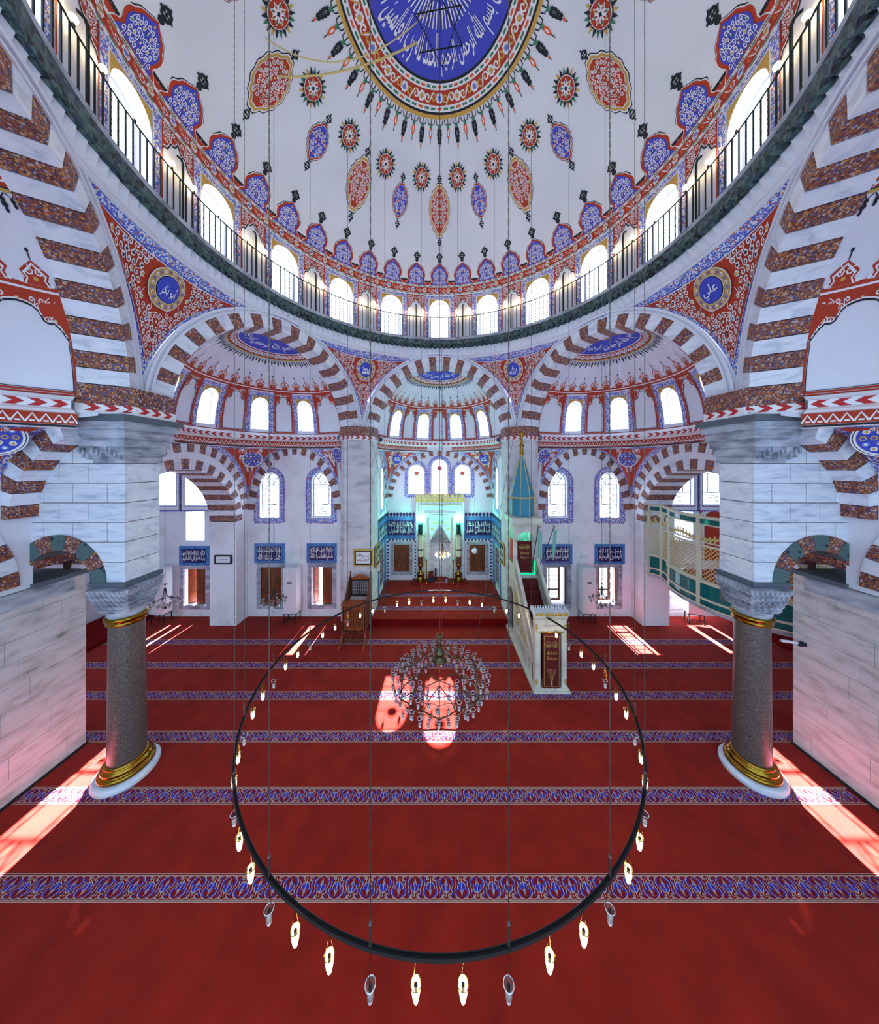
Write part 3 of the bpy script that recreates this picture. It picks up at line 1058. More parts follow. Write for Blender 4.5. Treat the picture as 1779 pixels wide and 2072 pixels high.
def sd_rings():
    m = MB()
    for (a, b, mi, l) in ((7.78, 7.81, iR, 1), (9.38, 9.43, iR, 1), (9.43, 9.46, iW, 1), (9.46, 9.52, iR, 1)):
        m.grid(lambda u, v: sd_paint(u, v, l), lins(-HPI, HPI, 60), [a, b], mi)
    for u0 in [o[0] for o in sops]:
        us = lins(u0 - .31, u0 + .31, 14)
        op = (u0, .31, 7.93, 8.85, .3)
        for (a, b) in ((-.47, -.34), (.34, .47)):
            m.grid(lambda u, v: sd_paint(u, v, 1), lins(u0 + a, u0 + b, 1), lins(7.81, 9.33, 10), iF)
        m.grid(lambda u, v: sd_paint(u, v, 1), lins(u0 - .47, u0 + .47, 6), [9.2, 9.34], iF)
        m.tri_strip([sd_paint(u, 9.2, 1) for u in us], [sd_paint(u, max(8.85, op_top(op, u)), 1) for u in us], iO)
        for a in (-.49, .49):
            ribbon(m, sd_paint, [(u0 + a, v) for v in lins(7.81, 9.38, 10)], .03, 2, iR, False)
    edges = [-HPI] + [o[0] for o in sops] + [HPI]
    for a, b in zip(edges, edges[1:]):
        x0 = a + (.52 if a > -HPI else 0); x1 = b - (.52 if b < HPI else 0)
        niche_paint2(m, sd_paint, x0, x1, 7.83, 9.38)
    return m
def niche_paint2(mb, L, x0, x1, y0, yt):
    cx = (x0 + x1) / 2; hw = (x1 - x0) / 2
    KN = [(0, .17), (.12, .18), (.3, .22), (.42, .32), (.47, .46), (.56, .5), (.66, .47), (.78, .56), (.88, .7), (1, .9)]
    def arch(u):
        t = abs(u - cx) / hw
        for (a, b), (c, d) in zip(KN, KN[1:]):
            if t <= c + 1e-6: return yt - (b + (d - b) * (t - a) / (c - a)) * .8
        return yt - .72
    us = lins(x0, x1, 30)
    mb.tri_strip([L(u, yt, 1) for u in us], [L(u, arch(u), 1) for u in us], iR)
    ribbon(mb, L, [(u, arch(u)) for u in us], .028, 2, iK, False); ribbon(mb, L, [(u, arch(u) + .028) for u in us], .018, 2, iW, False)
    arab(mb, L, lambda x, y: arch(x) + .02 < y < yt and x0 < x < x1, (x0, x1, yt - .6, yt), .095, iW, 2, (iO,), 3, True, None, cx)
    for u in (x0 + .02, x1 - .02):
        ribbon(mb, L, [(u, v) for v in lins(y0, yt - .3, 8)], .045, 2, iR, False)
        u_ = u + (.035 if u < cx else -.035); ribbon(mb, L, [(u_, v) for v in lins(y0, yt - .66, 8)], .012, 2, iK, False)
    ribbon(mb, L, [(u, y0 + .01) for u in lins(x0, x1, 6)], .04, 2, iR, False); ribbon(mb, L, [(u, y0 + .045) for u in lins(x0 + .04, x1 - .04, 6)], .012, 3, iK, False)
def sd_crests():
    m = MB()
    for k in range(16):
        a = (k + .5) / 16 * pi - pi / 2
        LL = lambda x, y, l: sd_paint(a * SR + x * 1.25, y, l)
        for lay, (mi, s) in enumerate(((iR, 1.0), (iW, .82), (iR, .66)), 1):
            pts = [(-.17 * s, 9.5), (-.12 * s, 9.58), (-.16 * s, 9.68 - .02 * lay), (-.09 * s, 9.76 - .03 * lay), (0, 9.83 - .03 * lay)]
            m.tri_strip([LL(x, y, lay) for x, y in pts], [LL(-x, y, lay) for x, y in pts], mi)
        for q in (-1, 1):
            curl(m, LL, q * .055, 9.66, .1, 1.2, q, 4, iW)
            dot(m, LL, q * .16, 9.53, .03, 3, iW, 5)
        dot(m, LL, 0, 9.58, .03, 4, iO, 5)
        ribbon(m, LL, [(0, 9.8), (0, 9.9)], .018, 2, iK, False); dot(m, LL, 0, 9.9, .026, 2, iK, 5)
    return m
def sd_crown():
    m = MB()
    def bnd(r0, r1, l, mi, k=2):
        m.grid(lambda a, r: sd_plan(r * sin(a), r * cos(a), l), lins(-pi / 2, pi / 2, 48), lins(r0, r1, k), mi)
    bnd(.001, .18, 2, iFR); bnd(.18, .95, 1, iB, 4); bnd(.95, .98, 2, iW); bnd(.98, 1.2, 2, iR); bnd(1.2, 1.22, 2, iK); bnd(1.22, 1.26, 2, iO)
    for k in range(36):
        a = (k + .5) / 36 * pi - pi / 2
        curl(m, sd_plan, 1.09 * sin(a), 1.09 * cos(a), .16, -a + (pi if k % 2 else 0), 1, 3, iW)
    for k in range(44):
        a = (k + .5) / 44 * pi - pi / 2; s, c = sin(a), cos(a)
        LL = lambda x, y, l: sd_plan(x * c + y * s, -x * s + y * c, l)
        ribbon(m, LL, [(-.04, 1.27), (0, 1.33), (.04, 1.27)], .014, 2, iK, False)
        for dy, dw in ((1.35, .028), (1.41, .035), (1.47, .02)) if k % 2 == 0 else ((1.35, .025), (1.4, .02)):
            dot(m, LL, 0, dy, dw, 2, iK, 5, .04)
    return m
sd_r, sd_c, sd_m = sd_rings(), sd_crests(), sd_crown()
lt = MB()
text_arc(lt, sd_plan, 'بسم الله الرحمن الرحيم', .88, .32, RAD(172), RAD(8), 3)
def sd_tracery(op, full):
    m = MB()
    frame_strip(m, sd_pt, op, -.03, 0, .3, depth=.02)
    if full:
        for k in range(5):
            for q in range(8):
                u = op[0] - .25 + k * .125 + (.0625 if q % 2 else 0); v = 8.0 + q * .13
                if v < op_top(op, min(op[0] + .3, u)) - .06 and abs(u - op[0]) < .29:
                    for sgn in (-1, 1):
                        bar(m, sd_pt, (u, v), (u + sgn * .06, v + .06), .012, .27, .29)
    return m
HALF = {}
for s in (0, 5, 1, 4, 2):
    Mx = HUB(s * pi / 3)
    if s == 0:
        h = obj('half_dome', mb, PLASTER, smooth=False, kind='structure', label=SDN[0])
        kids = [obj('painted_panels', sd_r, PAL, h), obj('crest_painting', sd_c, PAL, h)]
        cm = obj('crown_medallion', sd_m, PAL, h); lo = obj('lettering', lt, [WHITE], cm)
        kids.append(cm)
    else:
        h = dup(h0, None, Mx); h['label'] = SDN[s]
        for c_ in kids:
            d_ = dup(c_, h, Matrix.Identity(4))
            for g_ in c_.children:
                dup(g_, d_, Matrix.Identity(4))
    if s == 0:
        h0 = h
    HALF[s] = h
    for i, op in enumerate(sops):
        if s == 0:
            w0 = empty(next_window(), kind='structure')
            rv = MB(); reveal(rv, sd_pt, op, .34)
            pn = MB(); pane(pn, sd_pt, op, .32)
            a = obj('reveal', rv, PLASTER, w0); b = obj('pane', pn, DAYGLASS2, w0); c = obj('tracery', sd_tracery(op, True), PLASTER, w0)
            HALF[(0, i)] = (a, b, c)
        else:
            w0 = empty(next_window(), kind='structure'); w0.matrix_local = Mx
            for q in HALF[(0, i)]:
                dup(q, w0, Matrix.Identity(4))

# ledge, chevron rail and scroll frieze round each bay; chevrons run on round the piers
CHR = mat('chevron_red', (186, 34, 38), 0.7)
def chevrons(mb, path, z0, z1, wd=.12, w=0.0, mi_r=1, mi_w=0, mid=None):
    """band along a polyline path (x,y), facing the room, split into red and white chevrons"""
    seg = [0]
    for p, q in zip(path, path[1:]):
        seg.append(seg[-1] + hypot(q[0] - p[0], q[1] - p[1]))
    def at(s):
        s = min(max(s, 0), seg[-1] - 1e-6)
        for i in range(len(path) - 1):
            if s <= seg[i + 1]:
                t = (s - seg[i]) / max(1e-9, seg[i + 1] - seg[i])
                return (path[i][0] + (path[i + 1][0] - path[i][0]) * t, path[i][1] + (path[i + 1][1] - path[i][1]) * t)
    n = max(2, int(seg[-1] / wd)); wd = seg[-1] / n
    zm = (z0 + z1) / 2; k = wd * .8 * (1 if mid is None else mid)
    for i in range(n):
        a, b = i * wd, (i + 1) * wd
        A, B = at(a), at(b); A2, B2 = at(a + k), at(b + k)
        mi = mi_r if i % 2 else mi_w
        mb.quad((A[0], A[1], z0), (B[0], B[1], z0), (B2[0], B2[1], zm), (A2[0], A2[1], zm), mi)
        mb.quad((A2[0], A2[1], zm), (B2[0], B2[1], zm), (B[0], B[1], z1), (A[0], A[1], z1), mi)
CZ0, CZ1 = 7.53, 7.66
def ledge_prof():
    return [(SR, 7.78), (SR - .1, 7.76), (SR - .16, 7.7), (SR - .22, CZ1 + .01), (SR - .22, CZ0 - .01), (SR - .14, 7.5), (SR - .1, 7.46), (SR - .03, 7.45), (SR - .03, 7.24), (SR - .07, 7.23), (SR - .07, 7.19), (SR, 7.17)]
mb = MB()
pr = ledge_prof()
angs = lins(-pi / 2, pi / 2, 60)
for j in range(len(pr) - 1):
    mi = 3 if j == 7 else (2 if j == 9 else 0)
    mb.grid(lambda a, q: (pr[j + q][0] * sin(a), YS + pr[j + q][0] * cos(a), pr[j + q][1]), angs, range(2), mi)
chevrons(mb, [((SR - .235) * sin(a), YS + (SR - .235) * cos(a)) for a in lins(-pi / 2, 0, 30)], CZ0, CZ1, mid=-1)
chevrons(mb, [((SR - .235) * sin(a), YS + (SR - .235) * cos(a)) for a in lins(0, pi / 2, 30)], CZ0, CZ1, mid=1)
ffr = lambda x, y, l: ((SR - .03 - .005 * l) * sin(x / SR), YS + (SR - .03 - .005 * l) * cos(x / SR), y)
for k in range(58):
    u = (k + .5) / 58 * 2 * HPI - HPI
    ribbon(mb, ffr, [(u - .075, 7.27), (u, 7.42), (u + .075, 7.27)], .028, 1, 0, False)
    ribbon(mb, ffr, [(u - .03, 7.29), (u + .03, 7.29)], .03, 1, 0, False)
LEDGE_M = [WHITE, CHR, BLACK, RED]
LED = obj('bay_cornice', mb, LEDGE_M, h0, label='white cornice with red chevrons and a red scroll frieze')
for s in (5, 1, 4, 2):
    dup(LED, HALF[s], Matrix.Identity(4))

# piers at the hexagon's corners, upper blocks (chips and chevrons)
PB = [(2.72, 6.31), (2.72, 5.53), (3.43, 5.12), (4.10, 5.51)]
def ppoly(k, grow=0.0, cut=None):
    c = cos(-k * pi / 3); s = sin(-k * pi / 3)
    pts = []
    cx, cy = 3.3, 5.9
    for (x, y) in PB + [(4.3, 6.6), (3.6, 7.0)]:
        dx, dy = x - cx, y - cy; l = hypot(dx, dy)
        x, y = x + dx / l * grow, y + dy / l * grow
        pts.append((x * c - y * s, HY + x * s + y * c))
    return pts
PIER = {}
for k, nm in ((0, 'right of the apse'), (5, 'left of the apse'), (1, 'on the right side'), (4, 'on the left side')):
    mb = MB()
    mb.prism(ppoly(k, .015), 7.66, 8.035, 0)
    vf = [(2.95, 6.3), (2.95, 5.64), (3.24, 5.615), (3.415, 5.375), (3.98, 5.70), (4.2, 6.5)]
    c_, s_ = cos(-k * pi / 3), sin(-k * pi / 3)
    mb.prism([(x * c_ - y * s_, HY + x * s_ + y * c_) for x, y in vf], 8.0, 9.5, 1)
    PIER[k] = obj('pier_head', mb, [TERRA, PLASTER], kind='structure', label='pier head with a band of terracotta chips ' + nm)
    mb = MB()
    mb.prism(ppoly(k, .03), CZ0 - .05, CZ1, 0)
    p = ppoly(k, .04)
    h_ = len(p) // 2
    chevrons(mb, [p[0], p[1], p[2], p[3]], CZ0, CZ1, mid=1)
    obj('chevron_band', mb, LEDGE_M, PIER[k])

# ------------------------------------------------------------ side bays: walls, blind arches, corner pendentives
XW, YW = 8.22, 11.95                          # side wall plane and far wall plane
def bay_arch(parent, P, cu, z0, ro, roz, ri, riz, n, d0, d1, u_lim=None):
    for i in range(n):
        f0, f1 = i / n, (i + 1) / n
        fm = pi * (f0 + f1) / 2
        if u_lim and not (u_lim[0] < cu - ro * cos(fm) < u_lim[1]):
            continue
        mb = voussoir(f0, f1, ri, riz, ro, roz, d0, d1, lambda f, r, rz, y: P(cu - r * cos(pi * f), z0 + rz * sin(pi * f), y), .0012)
        obj('voussoir', mb, TERRA if i % 2 == 0 else MARBLE_V, parent)

def patch(mb, lower, upper, n, k, mi=0, lay=0, t0=0, t1=1, q0=0.0, q1=1.0):
    def Pt(q, t):
        q = q0 + (q1 - q0) * q; t = t0 + (t1 - t0) * t
        a, b = Vector(lower(q)), Vector(upper(q))
        p = a.lerp(b, t)
        p.z = a.z + (b.z - a.z) * (1 - (1 - t) ** 1.5)
        # belly away from the room's bay centre
        return p
    return Pt

def corner_pendentive(corner, c, arcA, arcB, zt, label, parent=None, blue=True):
    """corner (x,y); c bay centre; arcA/arcB: lists of 3-D points from the corner up to each crown"""
    mb = MB()
    cv = Vector((c[0], c[1], 0))
    def P(q, t, lay=0):
        arc = arcB if q > 0 else arcA
        f = abs(q) * (len(arc) - 1)
        i = min(len(arc) - 2, int(f)); a = Vector(arc[i]).lerp(Vector(arc[i + 1]), f - i)
        d = Vector((a.x, a.y, 0)) - cv
        az = atan2(d.x, d.y)
        r0 = d.length
        R1 = SR - .02
        r = r0 + (R1 - r0) * t
        z = a.z + (zt - a.z) * (1 - (1 - t) ** 1.7)
        r -= .008 * lay
        z -= .004 * lay
        return (c[0] + r * sin(az), c[1] + r * cos(az), z)
    for sg in (-1, 1):
        mb.grid(lambda q, t: P(sg * max(q, 1e-4), t), lins(0, 1, 16), lins(0, 1, 8), 0)
        for lay, (mi, bw_) in enumerate(((iF, .02), (iB, .13), (iW, .145), (iR, .155)), 1):
            def Pq(q, t):
                ln_ = (Vector(P(sg * max(q, 1e-4), 1)) - Vector(P(sg * max(q, 1e-4), 0))).length
                tb = min(.5, bw_ * (1.8 - .8 * q) / max(ln_, .01))
                return P(sg * max(q, 1e-4), tb + (1 - 2 * tb) * t, lay)
            mb.grid(Pq, lins(0, 1, 20), lins(0, 1, 5), 1 + mi)
    o = obj('corner_pendentive', mb, [PLASTER] + PAL, parent, kind='structure' if parent is None else None, label=label)
    # scrolls and the tiled roundel, drawn on the same surface
    m = MB()
    LL = lambda x, y, lay: P(x if abs(x) > 1e-4 else 1e-4, y, lay)
    r_ = random.Random(4)
    for i in range(26):
        q = r_.uniform(.06, .42); t = r_.uniform(.3, .74) + q * .2
        for sg in (-1, 1):
            pts = []
            for j in range(8):
                a = i * 1.3 + j / 7 * 7.0 * sg; rr_ = .055 * (1 - .8 * j / 7)
                pts.append((sg * q + rr_ * cos(a), t + 1.6 * rr_ * sin(a)))
            ribbon(m, LL, pts, .018, 5, iW)
    obj('scrollwork', m, PAL, o)
    m = MB()
    ctr = Vector(P(1e-4, .62)); n_ = (Vector((c[0], c[1], ctr.z - .9)) - ctr).normalized()
    ex = n_.cross(Vector((0, 0, 1))).normalized(); ey = ex.cross(n_)
    LD = lambda x, y, lay: tuple(ctr + n_ * (.07 + .006 * lay) + ex * x + ey * y)
    for lay, (mi, r) in enumerate(((iW, .36), (iK, .34), (iO if not blue else iW, .33), (iB, .3)), 1):
        fill(m, LD, 0, 0, lambda a: (r * cos(a), r * sin(a)), lay, mi, 32, 1)
    if blue:
        for k in range(19):
            r = 0 if k == 0 else (.12 if k < 7 else .23)
            a = k * pi / 3 if k < 7 else k * pi / 6
            dot(m, LD, r * cos(a), r * sin(a), .045, 6, (iO, iW, iL)[k % 3] if k else iOR, 6)
            dot(m, LD, r * cos(a), r * sin(a), .025, 7, (iB, iO, iW)[k % 3], 5)
    obj('roundel', m, PAL, o, label='tiled roundel' if blue else 'blue roundel with white lettering')
    if not blue:
        m = MB(); text(m, LD, 'محمد', -.2, .2, -.14, .14, 8)
        obj('lettering', m, [WHITE], o)
    return o

LIMW = noisy('bay_wall_plaster', [(0.25, (206, 204, 212)), (0.5, (230, 230, 240)), (0.8, (234, 234, 244))], nscale=1.0, rough=0.85)
def bay_side(sx, word):
    """sx -1: left, +1: right"""
    side = 'left' if sx < 0 else 'right'
    FW = lambda u, v, w=0: (sx * u, YW + w, v)             # far wall, u = |X|
    ops = [(7.28, .41, 4.24, 5.75, .41), (5.06, .41, 4.24, 5.75, .41), (7.2, .44, .5, 2.12, 0), (5.03, .44, .5, 2.12, 0),
           (10.47, .47, .48, 2.05, 0), (10.46, .4, 3.25, 4.5, 0), (11.9, .62, 4.75, 6.1, .62), (10.3, .6, 4.75, 6.1, .62)]
    mb = MB()
    wall(mb, FW, 2.9, 14.3, 0, 7.6, ops, du=1.5)
    # set-back field edges above the lower windows
    fw = obj('wall_far_' + side, mb, LIMW, kind='structure', label='white plastered far wall with arched windows, ' + side + ' of the apse')
    mb = MB()
    for (a, b) in ((4.25, 5.95), (6.3, 8.1)):
        for (p, q) in (((a, .3), (a, 3.42)), ((a, 3.42), (b, 3.42)), ((b, 3.42), (b, .3))):
            bar(mb, FW, p, q, .05, -.025, .01)
    obj('plaster_moulding', mb, LIMW, fw)
    # side wall over the barrel arch (plane X = XW)
    SW = lambda u, v, w=0: (sx * (XW + w), u, v)
    mb = MB()
    wall(mb, SW, 6.4, YW, 4.1, 7.6, [(9.0, 2.27, 4.0, 4.2, 2.15)], du=.6)
    swl = obj('wall_' + side, mb, LIMW, kind='structure', label='white bay wall over the striped barrel arch on the ' + side)
    bar_ = empty('barrel_arch', parent=swl)
    bay_arch(swl, SW, 9.0, 4.2, 2.6, 2.48, 2.27, 2.15, 29, -.03, 1.07)
    bay_arch(swl, SW, 9.2, 4.6, 2.74, 2.66, 2.4, 2.32, 33, -.025, .05, (6.3, 12))
    bpy.data.objects.remove(bar_)
    # blind arch on the far wall
    bay_arch(fw, FW, 6.2, 4.55, 2.0, 2.7, 1.68, 2.38, 29, -.025, .05, (4.15, 8.2))
    # corner pendentives
    n = 14
    A = [(sx * XW, 9.2 + 2.74 * cos(t), 4.6 + 2.66 * sin(t)) for t in lins(.12, pi / 2, n)]
    B = [(sx * (6.2 + 2.0 * cos(t)), YW, 4.55 + 2.7 * sin(t)) for t in lins(.12, pi / 2, n)]
    Cc = [(sx * (6.2 - 2.0 * cos(t)), YW, 4.55 + 2.7 * sin(t)) for t in lins(.35, pi / 2, n)]
    ctr = (sx * 5.456, 9.2)
    if sx < 0:
        A, B = A, B
        corner_pendentive((sx * XW, YW), ctr, A, B, 7.2, 'small painted pendentive with tiled roundel in the far left bay')
        D = [(sx * (4.15 - .02 * i), YW + .03 * i, 5.6 + .1 * i) for i in range(n + 1)]
        corner_pendentive((sx * 4.2, YW), ctr, Cc, D, 7.2, 'half hidden painted pendentive beside the left pier')
    else:
        corner_pendentive((sx * XW, YW), ctr, B, A, 7.2, 'small painted pendentive with tiled roundel in the far right bay')
        D = [(sx * (4.15 - .02 * i), YW + .03 * i, 5.6 + .1 * i) for i in range(n + 1)]
        corner_pendentive((sx * 4.2, YW), ctr, D, Cc, 7.2, 'half hidden painted pendentive beside the right pier')
    # buttress pillar
    mb = MB()
    x0, x1 = sorted((sx * 8.2, sx * 9.28))
    mb.box(x0, x1, 11.27, YW + .1, 0, 4.18)
    mb.box(min(sx * 8.2, sx * 9.28), max(sx * 8.2, sx * 9.28), YW - .4, YW + .1, 4.18, 7.5)
    obj('pillar', mb, LIMW, kind='structure', label='plastered square pillar under the barrel arch on the ' + side)
    # upper part: outer room
    mb = MB()
    mb.quad((sx * 14.2, 4, 0), (sx * 14.2, 12, 0), (sx * 14.2, 12, 7.6), (sx * 14.2, 4, 7.6))
    if sx > 0:
        pass
    obj('wall_outer_' + side, mb, PLASTER2, kind='structure', label='plain outer aisle wall on the ' + side)
    mb = MB()
    mb.quad((sx * 8.25, -1, 7.6), (sx * 14.3, -1, 7.6), (sx * 14.3, 12.2, 7.6), (sx * 8.25, 12.2, 7.6))
    mb.quad((sx * 2.7, 11.5, 7.62), (sx * 8.4, 11.5, 7.62), (sx * 8.4, 12.2, 7.62), (sx * 2.7, 12.2, 7.62))  # this and the next two: unseen slabs added against sun leaks
    mb.quad((sx * 7.9, 5.4, 7.62), (sx * 8.4, 5.4, 7.62), (sx * 8.4, 12.2, 7.62), (sx * 7.9, 12.2, 7.62))
    mb.quad((sx * 7.0, 11.0, 7.62), (sx * 8.4, 11.0, 7.62), (sx * 8.4, 12.2, 7.62), (sx * 7.0, 12.2, 7.62))
    obj('ceiling', mb, PLASTER, kind='structure', label='aisle ceiling and added sun-blocking slabs on the ' + side)

    # windows of the far wall
    names = {0: 'upper', 1: 'upper'}
    for i, op in enumerate(ops):
        w0 = empty(next_window(), kind='structure')
        up = i in (0, 1, 6, 7, 5)
        dp = .22 if i in (0, 1, 6, 7) else .35
        m = MB(); reveal(m, FW, op, dp); obj('reveal', m, PLASTER, w0)
        m = MB(); pane(m, FW, op, dp - .01)
        obj('pane', m, DAYGLASS if i in (0, 4) or (i == 3 and sx < 0) or (i == 2 and sx > 0) else DAYGLASS3, w0)
        m = MB()
        uc, hw, s0, sp, rs_ = op
        if i in (0, 1) or (sx > 0 and i in (6, 7)):
            a, b = dp - .05, dp - .02
            frame_strip(m, FW, op, -.03, 0, a, depth=.02)
            for v in (s0 + .55, s0 + 1.38):
                bar(m, FW, (uc - hw, v), (uc + hw, v), .045, a, b)
            for u in (-.26, .26):
                bar(m, FW, (uc + u, s0 + .55), (uc + u, s0 + 1.38), .035, a, b)
            for k in range(5):
                v = s0 + .12 + k * .1
                bar(m, FW, (uc - .2, v), (uc + .2, v + .03 * (-1) ** k), .028, a, b)
            for m_ in (-1, 1):
                for k in range(3):
                    ring2d(m, FW, uc + m_ * .33, s0 + .1 + k * .18, .045, .068, a, n=8)
                    ring2d(m, FW, uc + m_ * .34, s0 + .7 + k * .25, .045, .065, a, n=8)
                ring2d(m, FW, uc + m_ * .16, s0 + 1.56, .1, .128, a, n=12)
                bar(m, FW, (uc + m_ * .05, s0 + 1.4), (uc + m_ * .3, s0 + 1.75), .028, a, b)
                bar(m, FW, (uc, s0 + 1.9), (uc + m_ * .22, s0 + 1.62), .028, a, b)
            ring2d(m, FW, uc, s0 + 1.76, .09, .118, a, n=12)
            obj('tracery', m, GREYST, w0)
        elif i in (2, 3, 4):
            # stone frame, glazed casement with bars
            m2 = MB(); frame_strip(m2, FW, op, 0, .17, -.03, depth=.05); obj('stone_frame', m2, GREYST, w0)
        if i in (0, 1, 6, 7):
            m = MB()
            P = lambda u, v, l: FW(u, v, -.006 * l)
            A_ = outline(op, 20, .05); B_ = outline(op, 20, .2)
            A_.append(A_[0]); B_.append(B_[0])
            m.tri_strip([P(u, v, 1) for u, v in A_], [P(u, v, 1) for u, v in B_], iF if i in (0, 1) else iW)
            for o_ in (.03, .205):
                ribbon(m, P, outline(op, 20, o_) + [outline(op, 20, o_)[0]], .014, 2, iB, False)
            # scalloped edge
            base = outline(op, 44, .21)
            dense = []
            for (x0, y0), (x1, y1) in zip(base, base[1:] + base[:1]):
                k = max(1, int(hypot(x1 - x0, y1 - y0) / .075))
                for j in range(k):
                    dense.append((x0 + (x1 - x0) * j / k, y0 + (y1 - y0) * j / k))
            N_ = len(dense); cy_ = (s0 + sp) / 2
            for j in range(0, N_ - 1, 1):
                (x0, y0), (x1, y1) = dense[j], dense[(j + 1) % N_]
                dx, dy = x1 - x0, y1 - y0; l = hypot(dx, dy)
                if l < .02: continue
                nx, ny = -dy / l, dx / l
                mx_, my_ = (x0 + x1) / 2, (y0 + y1) / 2
                if (mx_ - uc) * nx + (my_ - cy_) * ny < 0: nx, ny = -nx, -ny
                m.add([P(x0, y0, 1), P(x1, y1, 1), P(mx_ + nx * .075, my_ + ny * .075, 1)], [(0, 1, 2)], iL if j % 2 else iB)
                dot(m, P, mx_ + nx * .025, my_ + ny * .025, .014, 2, iOR, 4)
            obj('painted_border', m, PAL, fw)
    return fw
FWL = bay_side(-1, '')
FWR = bay_side(1, '')

# floor, with carpet rows
mb = MB()
mb.quad((-14.5, -2, 0), (14.5, -2, 0), (14.5, 12.4, 0), (-14.5, 12.4, 0))
mb.quad((-3, 12.4, 0), (3, 12.4, 0), (3, 15.4, 0), (-3, 15.4, 0))
FLOOR = obj('floor', mb, CARPET, kind='structure', label='bright red wall to wall prayer carpet')
BW = 0.29
CBLUE = mat('carpet_blue', (52, 62, 176), 0.95, spec=0.1)
CPALE = mat('carpet_pale', (206, 190, 178), 0.95, spec=0.1)
CRED2 = mat('carpet_border_red', (128, 22, 26), 0.95, spec=0.1)
def motif():
    m = MB(); P = lambda x, y, l: (x, y, .0015 * l)
    for sg, cx in ((1, .0), (-1, .24)):
        Q = lambda x, y, l: P(cx + x, y * sg, l)
        fill(m, Q, 0, .0, lambda a: (.024 * cos(a), .055 * sin(a) * (1 + .25 * sin(a))), 3, 0, 10, 1)
        for q in (-1, 1):
            pts = [(0, -.05), (q * .035, -.03), (q * .056, .0), (q * .05, .03)]
            ribbon(m, Q, pts, .026, 3, 0); ribbon(m, Q, [(x + q * .008, y - .008) for x, y in pts], .007, 4, 1, False)
            ribbon(m, Q, [(q * .06, .088), (q * .088, .07), (q * .092, .035), (q * .07, .012)], .026, 3, 0)
            ribbon(m, Q, [(q * .1, -.02), (q * .085, -.05), (q * .1, -.085)], .024, 3, 0)
            ribbon(m, Q, [(q * .07, .1), (q * .108, .07), (q * .108, .02), (q * .08, -.03), (q * .1, -.06)], .007, 4, 1, False)
            curl(m, Q, q * .05, -.085, .045, 1, q, 3, 1, .008)
            dot(m, Q, q * .03, .095, .011, 3, 0, 4); dot(m, Q, q * .09, -.1, .01, 3, 0, 4)
        ribbon(m, Q, [(0, -.1), (0, -.02), (0, .06)], .008, 4, 1, False)
        ribbon(m, Q, [(-.025, .02), (0, .09), (.025, .02)], .007, 4, 1, False)
        ribbon(m, Q, [(-.12, .118), (-.06, .105), (0, .12), (.06, .105), (.12, .118)], .006, 3, 1, False)
        ribbon(m, Q, [(-.12, -.118), (-.06, -.105), (0, -.12), (.06, -.105), (.12, -.118)], .006, 3, 1, False)
    return m
MOT = motif()
def border(y, x0, x1, z=0.0, parent=None, ph=0.0):
    m = MB()
    m.quad((x0, y - BW / 2, z + .002), (x1, y - BW / 2, z + .002), (x1, y + BW / 2, z + .002), (x0, y + BW / 2, z + .002), 2)
    for s in (-1, 1):
        m.quad((x0, y + s * .143 - .003, z + .0035), (x1, y + s * .143 - .003, z + .0035), (x1, y + s * .143 + .003, z + .0035), (x0, y + s * .143 + .003, z + .0035), 1)
        m.quad((x0, y + s * .125 - .002, z + .0035), (x1, y + s * .125 - .002, z + .0035), (x1, y + s * .125 + .002, z + .0035), (x0, y + s * .125 + .002, z + .0035), 1)
    x = x0 + .12 + ph
    while x < x1 - .36:
        m.v.extend([(x + a, y + b, z + .002 + c) for a, b, c in MOT.v]) if False else None
        m.add([(x + a, y + b, z + .002 + c) for a, b, c in MOT.v], MOT.f)
        m.m[-len(MOT.m):] = MOT.m
        x += .48
    return obj('border_stripe', m, [CBLUE, CPALE, CRED2], parent or FLOOR)
for y, hw in ((4.29, 8.2), (5.48, 8.2), (6.67, 9.3), (7.855, 12.6), (9.045, 12.6), (10.235, 14)):
    border(y, -hw + .02, hw)

# apse platform and its walls
mb = MB()
mb.box(-2.82, 2.82, 11.22, 15.0, 0.0, .3, 0); mb.box(-.58, .58, 15.0, 15.6, 0, .3, 0)
PLAT = obj('platform', mb, CARPET, kind='structure', label='carpeted step and platform in front of the prayer niche')
border(12.05, -2.8, 2.8, .3, PLAT); border(13.25, -2.8, 2.8, .3, PLAT)
mb = MB(); mb.box(-2.8, 2.8, 11.2, 11.235, .0, .285)
obj('step_riser', mb, CARPETD, PLAT)
YA, XA = 15.0, 2.86
AW = lambda u, v, w=0: (u, YA + w, v)
aops = [(0, .42, 4.95, 6.35, .42), (-1.25, .41, 4.95, 6.08, .4), (1.25, .41, 4.95, 6.08, .4), (-2.03, .42, .75, 2.2, 0), (2.03, .42, .75, 2.2, 0), (0, .56, .3, 2.4, 0.0)]
mb = MB()
wall(mb, AW, -XA, XA, 0, 7.6, aops, du=.6)
AWO = obj('wall_apse', mb, PLASTER, kind='structure', label='back wall of the apse with three arched windows')
